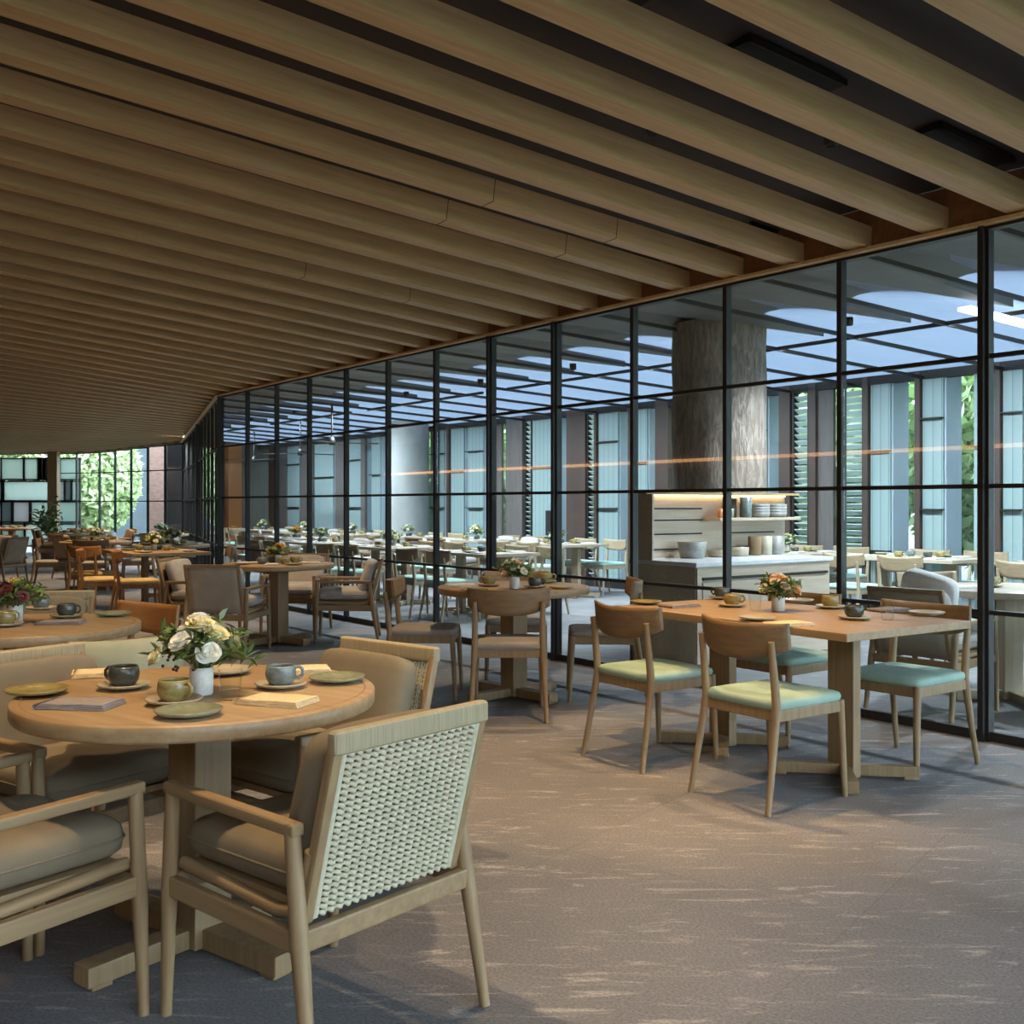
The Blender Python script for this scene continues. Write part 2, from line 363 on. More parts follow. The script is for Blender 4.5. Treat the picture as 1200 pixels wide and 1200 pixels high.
# glazed walls ----------------------------------------------------------
wn = 0
RAILS = (.03, .71, 1.405, 2.12)
def glazing(A, B, h0, h1, cnt, thick=(), rails=RAILS, first=True):
    global wn
    d = B-A; L = d.length; dn = d/L; st = L/cnt; an = math.atan2(dn.y, dn.x)
    for i in range(cnt):
        wn += 1; p = A+dn*st*i; h = h0+(h1-h0)*(i+.5)/cnt
        w = .066 if i in thick else .034
        mb = MB(); mb.box((0, 0, h/2), (w, .055, h))
        if i in thick: mb.box((0, .04, h/2), (w*.45, .03, h))
        if i == cnt-1: mb.box((st, 0, h/2), (.034, .055, h))
        for z in rails: mb.box((st/2, 0, z), (st, .035, .024 if z > .1 else .05))
        mb.box((st/2, 0, h-.02), (st, .06, .04))
        f = mb.build('window_%d' % wn, FRAME, loc=(p.x, p.y, 0)); f.rotation_euler = (0, 0, an); struct(f)
        zs = list(rails)+[h-.02]; g = MB()
        g.box((st/2, 0, h/2), (st-w*.6, .008, h-.06))
        g.build('glass_pane', GLASS, f)
a0 = P0-U*STEP*9
glazing(a0, CORNER, WH, WH, 21, thick=(9, 13, 14, 0, 4))
glazing(CORNER, P2, WH, 2.80, 13, thick=(0, 6))
BM_ = wl(-11)*.42+(P0-U*11)*.58
glazing(BM_, P0-U*11, 3.5, 3.0, 5, rails=(.03, 1.405, 2.6))  # unseen glazing behind the camera, added to let daylight in
qa = wl(-11); mb = MB(); mb.bar((qa.x, qa.y, 2.1), (BM_.x, BM_.y, 2.1), .1, 4.2); struct(mb.build('wall_back', WALLW))
glazing(P2, P3, 2.80, 2.70, 5, rails=(.03, 1.40, 2.15)); glazing(P3, P4*.45+P3*.55, 2.70, 2.70, 2, rails=(.03, 1.40, 2.15))
# far end: timber pier and mosaic of pale green glass
pm = P4*.45+P3*.55
mb = MB(); mb.box((-12.05, 27.6, 1.36), (.25, .2, 2.72)); struct(mb.build('trim_%d' % (n+1), wood('pier_oak', 2)))
def mk_tile(i, c):
    m, nd, ln, b = new_mat('green_glass_tile_%d' % i, c, .18); t = nd.new('ShaderNodeBsdfTranslucent'); t.inputs[0].default_value = (*[min(.8, v*1.15) for v in c], 1)
    x = nd.new('ShaderNodeMixShader'); x.inputs[0].default_value = .6; ln.new(b.outputs[0], x.inputs[1]); ln.new(t.outputs[0], x.inputs[2]); ln.new(x.outputs[0], nd['Material Output'].inputs[0]); return m
TILES = [mk_tile(i, c) for i, c in enumerate(((.42, .48, .43), (.35, .41, .37), (.42, .41, .40), (.16, .31, .22), (.18, .20, .20), (.50, .56, .52)))]
wallo = struct(tag(bpy.data.objects.new('wall_far', None), None, None)); C.objects.link(wallo); wallo.location = (-14.2, 28.9, 0)
MU = MB()
TP = [[(0, 26, 0), (27, 27, 0), (43, 10, 0), (48, 6, 3), (55, 12, 2), (69, 23, 0)],
      [(0, 2, 2), (3, 58, 5), (62, 12, 2), (75, 7, 4), (83, 9, 0)],
      [(0, 12, 4), (14, 19, 2), (35, 57, 0)], [(0, 27, 1), (28, 64, 5)]]
for r, (row, (ya, yb)) in enumerate(zip(TP, ((537, 562), (564, 587), (588, 612), (614, 640)))):
    for rep in (0, -92):
        for x, w, t in row:
            X0 = (x+rep-600)/F*28.8; X1 = (x+rep+w-600)/F*28.8; z0 = CH+(HY-yb)/F*28.8; z1 = CH+(HY-ya)/F*28.8
            for xx in (X0, X1): MU.box((xx+14.2, 0, (z0+z1)/2), (.035, .07, z1-z0+.05))
            for zz in (z0, z1): MU.box(((X0+X1)/2+14.2, 0, zz), (X1-X0+.05, .07, .04))
            mb = MB(); mb.box(((X0+X1)/2+14.2, 0, (z0+z1)/2), (X1-X0-.01, .05, z1-z0-.01)); mb.build('glass_tile', TILES[(t+(rep and r)) % 6], wallo)
MU.build('glazing_bars', FRAME, wallo)
mb = MB(); mb.box((-22.3, 29.0, 1.6), (12, .12, 3.2)); struct(mb.build('wall_end', WALLW))
mb = MB(); mb.box((-16, 28.75, 2.76), (9, .12, .12)); struct(mb.build('trim_%d' % (n+2), SLATW)); n += 2

# ------------------------------------------------------------------ terrace
FD = 5.58
def fp(x, d=FD):
    k = (x-600)/F; Z = (P0.dot(N)+d)/(N.x*k+N.y); return Vector((k*Z, Z))
def fs_(x, d=FD): return (fp(x, d)-P0).dot(U)
FH = 2.86
mb = MB(); mb.bar(wp(-6, FD, .05), wp(23, FD, .05), .14, .1); mb.bar(wp(-6, FD, FH-.05), wp(23, FD, FH-.05), .14, .1)
n += 1; struct(mb.build('trim_%d' % n, FRAME))
PANELS = [(1250, 1275), (1177, 1200), (1143, 1155), (1083, 1107), (1022, 1045), (893, 900), (745, 760), (703, 726), (625, 652), (550, 568), (530, 545), (506, 522), (437, 447), (406, 424), (370, 392), (338, 352)]
gcount = 0
FINL = []
for (x1, x0) in [(b, a) for a, b in PANELS]:
    s0, s1 = fs_(x0), fs_(x1); w = abs(s0-s1); c = wp((s0+s1)/2, FD, 0)
    f = MB(); f.box((0, 0, FH/2), (w, .06, FH-.02)); o = f.build('facade_fin', PANEL, loc=c); o.rotation_euler = (0, 0, TU)
    g = MB(); g.box((-w/2, -.16, FH/2), (.04, .32, FH-.02)); g.build('return_panel', RETURN, o)
    l = MB()
    for z in (.75, 1.25, 1.95, 2.3)[gcount % 2::2]: l.box((0, .05, z), (w, .12, .015))
    l.build('ledge', FRAME, o); gcount += 1; struct(o)
    FINL.append(o)
def post(x0, x1, mat=BROWNP, dep=.16, d=FD, nm='post'):
    global n
    s0, s1 = fs_(x0, d), fs_(x1, d); mb = MB(); mb.box((0, 0, FH/2), (abs(s0-s1), dep, FH)); n += 1
    o = mb.build('trim_%d' % n, mat, loc=wp((s0+s1)/2, d, 0)); o.rotation_euler = (0, 0, TU); struct(o)
for a, b in ((1170, 1176), (1238, 1246), (1076, 1082), (1015, 1021), (917, 930), (952, 960), (772, 787), (740, 744), (700, 702.5), (577, 581), (527, 529.5), (318, 326)): post(a, b)
post(668, 690); post(597, 616, GREYP); post(960, 978, GREYP, .06); post(582, 589, GREYP, .05); post(328, 337, GREYP, .06); post(394, 404, GREYP, .06); post(424, 429, GREYP, .06); post(353, 368, GREYP, .06)
ORANGE = new_mat('orange_lit_timber', (.55, .19, .05), .5)[0]; mb = MB(); mb.box((0, 0, FH/2), (.3, .35, FH)); n += 1; o = mb.build('trim_%d' % n, ORANGE, loc=wp(22.75, 4.77)); o.rotation_euler = (0, 0, TU); struct(o)  # orange glow of a lit frame, painted as the post's base colour
ln_i = 0
for a, b in ((985, 1014), (932, 950), (691, 701), (618, 625)):
    s0, s1 = fs_(a), fs_(b); w = abs(s0-s1); c = wp((s0+s1)/2, FD, 0); mb = MB()
    for s in (-1, 1): mb.box((s*w/2, 0, FH/2), (.03, .1, FH))
    o = mb.build('louvre_screen', FRAME, loc=c); o.rotation_euler = (0, 0, TU); struct(o); m2 = MB(); z = .55 if ln_i < 2 else .1
    M = Matrix.Rotation(math.radians(35), 3, 'X')
    while z < FH-.1: m2.box((0, 0, z), (w-.03, .09, .008), M=M); z += .082
    m2.build('louvre_blades', LOUV, o); ln_i += 1
    o.name = 'window_%d' % (wn+ln_i)
wn += ln_i
for o in FINL: n += 1; o.name = 'trim_%d' % n
# facade glazing
o = MB(); o.bar(wp(-6, FD+.3, FH/2), wp(23, FD+.3, FH/2), .008, FH); wn += 1; o = struct(o.build('window_%d' % wn, GLASS))
# small dark sign on a cladding panel
sx = fs_(642, FD-.08); mb = MB(); mb.box((0, 0, 0), (.14, .03, .42)); o = mb.build('wall_sign', BLACK, loc=wp(sx, FD-.06, 1.0)); o.rotation_euler = (0, 0, TU)
tag(o, 'narrow dark sign mounted on the blue green cladding beyond the round table', 'sign')
# terrace ceiling : pale blue translucent panels, dark folded baffles near the glass, beams
def tc(s, d, z=0):   # ceiling height of the terrace
    p = P0+U*s+N*d; return Vector((p.x, p.y, 3.14-.06*d+z))
mb = MB(); mb.add([tc(-9, -.2, .07), tc(23, -.2, .07), tc(23, 6.2, .07), tc(-9, 6.2, .07)], [(0, 1, 2, 3)])
struct(mb.build('ceiling_terrace', SAIL))
# opaque baffles: each bay dark near the glass with a diagonal folded edge
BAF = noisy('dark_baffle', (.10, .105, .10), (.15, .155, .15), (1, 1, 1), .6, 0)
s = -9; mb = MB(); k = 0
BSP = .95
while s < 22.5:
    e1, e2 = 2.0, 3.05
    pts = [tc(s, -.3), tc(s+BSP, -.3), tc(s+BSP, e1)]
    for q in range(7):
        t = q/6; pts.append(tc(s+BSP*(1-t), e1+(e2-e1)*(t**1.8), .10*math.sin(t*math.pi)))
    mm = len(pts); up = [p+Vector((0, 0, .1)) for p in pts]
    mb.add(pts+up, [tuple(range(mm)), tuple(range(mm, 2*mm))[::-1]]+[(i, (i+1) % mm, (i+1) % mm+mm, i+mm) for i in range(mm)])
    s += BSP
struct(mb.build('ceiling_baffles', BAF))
bmn = 0; s = -9
while s < 22.5:
    mb = MB(); a, b = tc(s, -.25, -.03), tc(s-.5, 5.7, -.03); mb.bar(a, b, .03, .035); n += 1; struct(mb.build('trim_%d' % n, FRAME)); s += BSP
a, b = tc(1.0, 3.0, -.07), tc(.7, 5.3, -.07)
a, b = tc(fs_(1160, 3)+.0, 2.6, -.06), tc(fs_(1160, 3)-.2, 5.2, -.06)
mb = MB(); mb.bar(a, b, .12, .03); tag(mb.build('ceiling_light', STRIP), 'bright white linear light in the terrace ceiling near the right edge', 'light')
# terrace end walls
q1, q2 = wp(23, 3.15), wp(23, 6)
mb = MB(); mb.bar((q1.x, q1.y, 1.6), (q2.x, q2.y, 1.6), .1, 3.2); struct(mb.build('wall_terrace', GREYP))
ORDS = 'first second third fourth fifth sixth seventh eighth ninth tenth eleventh twelfth thirteenth fourteenth'.split()
# fill strips added behind the baffle edge to brighten the cladding
i = 0
for s in (-5, -1, 3, 7, 11, 15, 19):
    i += 1; p = tc(s, 3.14, -.03); fstrip = thing('fill_strip', 'long slim fill strip added under the terrace ceiling, %s from the right' % ORDS[i-1], 'light', p, TU, 'added fill strips of the terrace')
    mb = MB(); mb.box((0, 0, 0), (3.4, .03, .035)); mb.build('housing', FRAME, fstrip)
    l = bpy.data.lights.new('lamp', 'AREA'); l.shape = 'RECTANGLE'; l.size = 3.3; l.size_y = .06; l.energy = FILL_STRIP_W; l.color = (.80, .92, 1)
    lo = bpy.data.objects.new('lamp', l); C.objects.link(lo); lo.parent = fstrip; lo.location = (0, -.03, -.01); lo.rotation_euler = (math.radians(-42), 0, 0); l.spread = math.radians(110)
for i in range(14):  # lamps added to give the terrace floor more light
    s = -5+1.9*i; d = 2.4; p = tc(s, d, -.10)
    if s > 21: break
    flamp = thing('terrace_fill_lamp', 'small dark fill lamp added on the terrace, %s from the right' % (ORDS[i]), 'light', p, 0, 'added fill lamps of the terrace')
    mb = MB(); mb.lathe([(0, .07), (.04, .07), (.04, 0), (.033, 0), (.033, .03), (0, .03)], n=16); mb.build('housing', FRAME, flamp)
    l = bpy.data.lights.new('lamp', 'SPOT'); l.energy = TERR_FILL_W; l.color = (.84, .93, 1); l.spot_size = DG(140); l.spot_blend = .8; l.shadow_soft_size = .06
    lo = bpy.data.objects.new('lamp', l); C.objects.link(lo); lo.parent = flamp; lo.location = (0, 0, -.02)
# columns
def column(x, y, r, mat, h, lab, nm='stone_column'):
    mb = MB(); nn = 40
    prof = [(r, h*i/24) for i in range(25)]; mb.lathe(prof, n=nn)
    if mat is STONE: mb.v = [(a*(1+.012*math.sin(9*c+7*math.atan2(b, a))), b*(1+.012*math.sin(11*c+5*math.atan2(b, a))), c) for a, b, c in mb.v]
    mb.add([(0, 0, h)]+[(r*math.cos(2*math.pi*k/nn), r*math.sin(2*math.pi*k/nn), h) for k in range(nn)], [(0, k+1, (k+1) % nn+1) for k in range(nn)])
    tag(mb.build(nm, mat, loc=(x, y, 0)), lab, 'column')
column(2.03, 10.3, .455, STONE, 3.06, 'thick round column of rough brown stone behind the service counter')
column(-2.02, 20.5, .40, PLASTER, 2.95, 'pale round concrete column on the terrace far behind the round table')
# beyond the far glass
BRICK = noisy('red_brown_brick', (.22, .12, .09), (.30, .18, .14), (9, 9, 16), .8, .2)
mb = MB(); mb.box((0, 0, 1.5), (.5, .5, 3)); tag(mb.build('brick_pier', BRICK, loc=(-10.2, 30.3, 0)), 'brown brick pier standing outside the far glass wall', 'pier')
column(-9.5, 30.6, .25, PLASTER, 3.1, 'slender pale round column outside the far glass wall', 'outdoor_column')
mb = MB(); mb.box((-13, 39, 2.5), (22, .3, 5)); struct(mb.build('wall_backdrop', noisy('grey_render', (.085, .105, .115), (.12, .14, .15), (.5, .5, .5), .8, 0)))  # backdrop wall added to cover the overbright sky
# fans
fan = thing('ceiling_fan', 'x', 'fan')
mb = MB(); mb.tube([(0, 0, 0), (0, 0, .62)], .015); mb.build('rod', FRAME, fan)
mb = MB(); mb.lathe([(0, -.06), (.05, -.05), (.06, 0), (.04, .06), (0, .08)]); mb.build('motor', FRAME, fan)
for k in range(3):
    mb = MB(); a = k*2.094+.3; mb.box((.40*math.cos(a), .40*math.sin(a), -.02), (.72, .12, .015), rz=a); mb.build('blade', FRAME, fan)
for i, (x, Z, lab) in enumerate(((389, 17.0, 'dark three blade ceiling fan on the terrace, nearest of the three'), (352, 20.5, 'dark three blade ceiling fan on the terrace, middle of the three'), (298, 23.5, 'dark three blade ceiling fan on the terrace, farthest left of the three'))):
    X = (x-600)/F*Z; place(fan, (X, Z, 2.33), i*.5, lab, 'ceiling fans on the terrace')
# trees outside
def leaf_cloud(cnt, rx, rz, sz, seed):
    rd = random.Random(seed); mb = MB()
    for i in range(cnt):
        while True:
            p = Vector((rd.uniform(-1, 1), rd.uniform(-1, 1), rd.uniform(-1, 1)))
            if .45 < p.length < 1: break
        p = Vector((p.x*rx, p.y*rx, p.z*rz)); a = Vector((rd.gauss(0, 1), rd.gauss(0, 1), rd.gauss(0, 1))).normalized(); b = a.orthogonal().normalized(); q = sz*rd.uniform(.6, 1.3)
        mb.add([p-a*q, p+b*q*.45, p+a*q, p-b*q*.45], [(0, 1, 2, 3)])
    return mb
TL1 = noisy('tree_leaves', (.30, .42, .14), (.58, .66, .36), (2, 2, 2), .6, 0); BARK = noisy('bark', (.10, .07, .05), (.16, .12, .09), (9, 9, 2), .9, .3)
tree = thing('tree', 'x', 'tree'); leaf_cloud(5200, 1.3, 1.9, .14, 3).build('crown', TL1, tree, loc=(0, 0, 2.3))
mb = MB(); mb.tube([(0, 0, -.1), (.05, .04, 1.2), (-.05, .1, 2.6)], [.11, .08, .05]); mb.build('trunk', BARK, tree)
ORD = ['first', 'second', 'third', 'fourth', 'fifth', 'sixth', 'seventh', 'eighth', 'ninth', 'tenth']
for row, (d0, off, nm) in enumerate(((8.3, 0, 'front'), (11.0, 1.4, 'back'))):
    for i in range(10):
        p = wp(-3.5+off+2.75*i, d0+.3*(i % 2)); place(tree, (p.x, p.y, -.05), i*1.3+row, 'leafy green tree outside the facade, %s from the right in the %s row' % (ORD[i], nm), 'trees outside the facade')
for i, (x, y) in enumerate(((-13.2, 33.5), (-16.6, 34.5))): place(tree, (x, y, -.05), i, 'leafy green tree outside the far glass wall, ' + ('right', 'left')[i] + ' of two', 'trees outside the far glass')

# ------------------------------------------------------------------ service counter
cn = thing('service_counter', 'bleached oak service counter with white stone top behind the glass wall', 'counter', (1.454, 8.24, 0), TN)
# local x = along N (outward), local y = along U
mb = MB(); mb.box((.85, .38, .42), (1.70, .72, .78)); mb.build('body', COUNTERW, cn, bevel=.004)
mb = MB(); mb.box((.85, .38, .83), (1.74, .78, .035)); mb.build('worktop', MARBLE, cn, bevel=.004)
for k in (0, 1):
    mb = MB(); mb.box((.45+.82*k, .012, .60), (.76, .02, .17)); dr = mb.build('drawer', COUNTERW, cn, bevel=.003)
    mb = MB(); mb.box((.45+.82*k, .008, .715), (.76, .02, .022)); mb.build('finger_slot', BLACK, dr)
mb = MB(); mb.box((.03, .012, .42), (.05, .02, .76)); mb.build('corner_post', COUNTERW, cn)
bk = MB(); bk.box((.98, .735, 1.115), (1.96, .03, .56)); bk.box((0, .62, 1.115), (.02, .26, .56)); bk = bk.build('back_panel', COUNTERW, cn)
mb = MB(); mb.box((.98, .66, 1.40), (1.98, .20, .02)); mb.build('canopy', wood('brass_oak', 0, (.45, .3, .12), (.35, .22, .09)), cn)
mb = MB(); mb.box((.98, .70, 1.382), (1.90, .02, .012)); tag(mb.build('light_strip', LEDW, cn), 'glowing warm light strip', None)
mb = MB()
for z in (.92, 1.05, 1.17, 1.27):
    mb.box((.45, .716, z), (.74, .006, .012))
    if z < 1.1: mb.box((1.45, .716, z), (.7, .006, .012))
mb.build('groove', BLACK, bk)
mb = MB(); mb.box((1.38, .62, 1.175), (1.10, .22, .025)); mb.build('shelf', COUNTERW, cn, bevel=.003)
def cw(x, y, z): p = P0*0+Vector((1.454, 8.24))+N*x+U*y; return (p.x, p.y, z)
def bowl(name, prof, mat, lab, cat, loc, grp=None):
    mb = MB(); mb.lathe(prof, n=24); return tag(mb.build(name, mat, loc=loc), lab, cat, grp)
def cyl(r, h, t=.006, flare=1.0): return [(0, 0), (r*.9, 0), (r*.96, .01), (r*flare, h), (r*flare-t, h), (r*.9-t, .015), (0, .012)]
bowl('stacked_bowl', cyl(.11, .14, .01, 1.15), G_GREY, 'large dark grey stoneware bowl at the left of the counter', 'bowl', cw(.52, .55, .848))
bowl('serving_dish', cyl(.10, .06, .008), G_SAUCER, 'low sand coloured serving dish on the counter, left of two', 'dish', cw(.86, .55, .848), 'serving dishes on the counter')
bowl('serving_dish', cyl(.10, .08, .008), G_SAUCER, 'low sand coloured serving dish on the counter, right of two', 'dish', cw(1.1, .55, .848), 'serving dishes on the counter')
for i, (x, m, t) in enumerate(((1.33, CUSH2, 'brown jar on the counter, first of the row of three'), (1.48, G_SAUCER, 'sand coloured jar on the counter, middle of the row of three'), (1.63, G_GREY, 'grey jar on the counter, last of the row of three'))):
    bowl('storage_jar', cyl(.06, .17), m, t, 'jar', cw(x, .55, .848), 'jars on the counter')
for i, x in enumerate((.93, 1.0, 1.07)):
    bowl('spice_jar', cyl(.026, .08), (ORANGE, G_OLIVE, G_GREEN)[i], ('small orange jar on the counter shelf', 'small olive jar on the counter shelf', 'small green jar on the counter shelf')[i], 'jar', cw(x, .60, 1.189), 'small jars on the counter shelf')
bowl('carafe', cyl(.05, .17), BROWNP, 'dark carafe at the left end of the shelf, beside the grey one', 'carafe', cw(1.14, .66, 1.189))
bowl('carafe', cyl(.055, .18), G_BLUE, 'blue grey carafe standing on the shelf beside the bowls', 'carafe', cw(1.24, .58, 1.189))
for x, t in ((1.46, 'left'), (1.70, 'right')):
    for k in range(4): bowl('bowl', cyl(.10, .045, .006, 1.08), G_GREY, 'grey bowl in the %s stack on the shelf, %s' % (t, ('at the bottom', 'second from the bottom', 'third from the bottom', 'on top')[k]), 'bowl', cw(x, .62, 1.189+.0255*k), 'bowls stacked on the shelf')

# ------------------------------------------------------------------ chairs
def rope_panel(wd, h, nc, nr):
    # flat woven cords: each course bulges over a cell and dips between cells, leaving a column of small holes
    mb = MB(); n = nc*6; pit = wd/nc
    for j in range(nr):
        z = h*(j+.5)/nr
        pts, rs = [], []
        for i in range(n+1):
            ph = 2*math.pi*(i/6.0); c = .5-.5*math.cos(ph)
            pts.append((-wd/2+wd*i/n, -.002-.0055*c, z+.0030*math.sin(ph))); rs.append(.0046+.0024*c)
        mb.tube(pts, rs, n=6, caps=False)
    for i in range(nc+1):
        x = -wd/2+wd*i/nc
        for q in (-1, 1): mb.tube([(x+q*.0052, .003, 0), (x+q*.0052, .003, h)], .0026, n=5, caps=False)
    return mb
def armchair(name, kind, wm, cush, wx=None):
    """kind 'woven' or 'canvas'; local +Y is the way it faces"""
    wx = wx or wm
    t = thing(name, 'x', 'armchair')
    for s in (-1, 1):
        mb = MB(); mb.tube([(s*.275, .275, 0), (s*.272, .265, .32), (s*.268, .255, .585)], [.014, .0205, .0185], n=12); mb.build('leg', wm, t)
        mb = MB(); mb.tube([(s*.285, -.315, 0), (s*.275, -.262, .32), (s*.268, -.225, .585)], [.014, .022, .0185], n=12); mb.build('leg', wm, t)
        mb = MB(); mb.bar((s*.268, .277, .582), (s*.268, -.25, .572), .036, .030); mb.build('armrest', wx, t, bevel=.009, seg=3)
        mb = MB(); mb.bar((s*.272, .26, .335), (s*.274, -.26, .325), .024, .052); mb.build('side_rail', wx, t, bevel=.006)
        mb = MB(); R_ = [(s*.238, .25, .385), (s*.238, .05, .372), (s*.238, -.14, .36), (s*.238, -.205, .372), (s*.238, -.232, .42), (s*.240, -.262, .52)]
        mb.tube(R_, .0175, n=10); mb.build('seat_runner', wx, t)
    mb = MB(); mb.bar((-.265, -.262, .328), (.265, -.262, .328), .026, .05); mb.build('rear_rail', wx, t, bevel=.006)
    mb = MB(); mb.bar((-.265, .262, .338), (.265, .262, .338), .024, .05); mb.build('front_rail', wx, t, bevel=.006)
    th = math.atan2(.115, .44); M = Matrix.Rotation(th, 3, 'X')      # leaning back
    base = Vector((0, -.235, .365))
    def B(x, y, z): return base+M@Vector((x, y, z))
    W = .476
    for s in (-1, 1):
        mb = MB(); mb.bar(B(s*W/2, 0, -.01), B(s*W/2, 0, .43), .028, .030, up=(0, 1, 0)); mb.build('back_stile', wm, t, bevel=.008)
    if kind == 'woven':
        mb = MB(); mb.bar(B(-W/2-.016, 0, .425), B(W/2+.016, 0, .425), .034, .055); tag(mb.build('top_rail', WRAP, t, bevel=.013, seg=3), 'rope wrapped top rail', None)
        p = rope_panel(W-.05, .405, 17, 26); p.v = [tuple(B(a, b-.006, c)) for a, b, c in p.v]
        # solid rope-wound borders beside the open weave
        for s in (-1, 1): p.tube([B(s*(W/2-.018), -.004, .0), B(s*(W/2-.018), -.004, .40)], .012, n=6)
        tag(p.build('woven_back', ROPE, t), 'pale woven rope back', None)
    else:
        mb = MB(); mb.bar(B(-W/2-.014, 0, .425), B(W/2+.014, 0, .425), .03, .03); mb.build('top_rail', wx, t, bevel=.006)
        mb = MB(); mb.grid(lambda u, v: B((u-.5)*(W-.02), -.012-.012*math.sin(math.pi*v)*math.sin(math.pi*u), v*.42), 8, 8, th=(0, .02, 0)); mb.build('fabric_back', CANVAS, t)
    mb = MB(); mb.box((0, .0, .385), (.46, .47, .02)); mb.build('seat_base', wx, t)
    mb = MB(); mb.pillow((0, .015, .450), (.485, .51, .125), e1=.22, e2=.55); sc_ = mb.build('seat_cushion', cush, t)
    mb = MB(); mb.tube([(.2425*math.copysign(abs(math.cos(a))**.22, math.cos(a)), .015+.255*math.copysign(abs(math.sin(a))**.22, math.sin(a)), .452) for a in [2*math.pi*i/60 for i in range(60)]], .0035, n=5, closed=True); mb.build('piping', cush, sc_)
    M2 = Matrix.Rotation(th+.06, 3, 'X')
    mb = MB(); mb.pillow(Vector((0, -.205, .615)), (.47, .12, .33), e1=.6, e2=.30, M=M2); mb.build('back_cushion', cush, t)
    return t
def dining(name, wm, bm, seatm):
    t = thing(name, 'x', 'chair')
    for s in (-1, 1):
        mb = MB(); mb.tube([(s*.215, .235, 0), (s*.21, .225, .20), (s*.205, .212, .435)], [.0125, .016, .019], n=12); mb.build('leg', wm, t)
        mb = MB(); mb.tube([(s*.228, -.285, 0), (s*.215, -.238, .24), (s*.205, -.205, .44), (s*.203, -.222, .60), (s*.205, -.238, .722)], [.0125, .016, .0195, .0175, .0135], n=12); mb.build('leg', wm, t)
        mb = MB(); mb.bar((s*.205, .205, .405), (s*.205, -.20, .405), .022, .05); mb.build('side_rail', wm, t, bevel=.005)
    mb = MB(); mb.bar((-.2, .208, .405), (.2, .208, .405), .022, .05); mb.build('front_rail', wm, t, bevel=.005)
    mb = MB(); mb.bar((-.2, -.200, .405), (.2, -.200, .405), .022, .05); mb.build('rear_rail', wm, t, bevel=.005)
    mb = MB(); mb.pillow((0, .005, .448), (.445, .455, .062), e1=.2, e2=.5); mb.build('seat', seatm, t)
    def bf(u, v):
        a = 2*u-1; x = .25*a; y = -.262+.075*a*a; zt = .790+.012*a*a; zb = .635+.055*abs(a)**2.6
        return (x, y-.012*(v-.5), zb+(zt-zb)*v)
    mb = MB(); mb.grid(bf, 20, 6, th=(0, .018, 0)); mb.build('backrest', bm, t, bevel=0)
    return t
AW = armchair('woven_armchair', 'woven', WZ, CUSH, WY)
AC = armchair('canvas_armchair', 'canvas', WZ, PALECUSH, WY)
AO = armchair('orange_armchair', 'canvas', WARM, CUSH2, WARM)
D_MINT = dining('dining_chair', WZ, WARMB, MINT)
D_TAUPE = dining('dining_chair', WZ, WARMB, TAUPE)
D_YELL = dining('dining_chair', WARM, ORB, YELL)
PALEW = wood('pale_ash', 2, (.37, .30, .20), (.30, .235, .15))
D_PALE = dining('dining_chair', PALEW, wood('pale_ash_back', 0, (.34, .26, .16), (.27, .20, .12)), MINT)
def H(dx, dy): return math.atan2(dy, dx)-math.pi/2
# near round table
place(AW, (-.495, 2.712), H(-.765, .644), 'woven rope back armchair nearest the camera, its pale woven back turned to us', 'armchairs around the near round table')
place(AW, (-.675, 3.57), H(-.65, -.76), 'woven armchair with olive cushion behind the right side of the near round table', 'armchairs around the near round table')
place(AW, (-1.43, 3.42), H(.81, -.58), 'woven armchair with big grey cushions behind the left side of the near round table', 'armchairs around the near round table')
place(AW, (-1.325, 2.62), H(.59, .81), 'armchair cropped by the left edge in the near left corner, arm and seat showing', 'armchairs around the near round table')
# rectangular table
place(D_MINT, (.733, 5.426), H(.82, .57), 'dining chair with curved brown back at the left front of the rectangular table', 'chairs at the rectangular table')
place(D_MINT, (1.172, 4.731), H(.82, .57), 'dining chair at front of the rectangular table, nearest us with its brown back turned', 'chairs at the rectangular table')
place(D_MINT, (1.977, 5.29), H(-.8, -.6), 'mint seat dining chair facing left between the rectangular table and glass wall', 'chairs at the rectangular table')
place(D_MINT, (1.54, 5.95), H(-.8, -.6), 'mint seat dining chair at far side of the rectangular table, mostly hidden by it', 'chairs at the rectangular table')
# middle round table
place(D_TAUPE, (-.02, 6.53), H(0, 1), 'brown dining chair seen from behind at front of the middle round table', 'chairs at the middle round table')
place(D_TAUPE, (-.60, 7.20), H(1, -.05), 'taupe seat dining chair at left of the middle round table, seen from its side', 'chairs at the middle round table')
place(D_TAUPE, (.62, 7.13), H(-1, .03), 'taupe seat dining chair at right of the middle round table against the glass', 'chairs at the middle round table')
place(D_TAUPE, (.03, 7.80), H(0, -1), 'taupe seat dining chair facing us behind the middle round table pedestal', 'chairs at the middle round table')

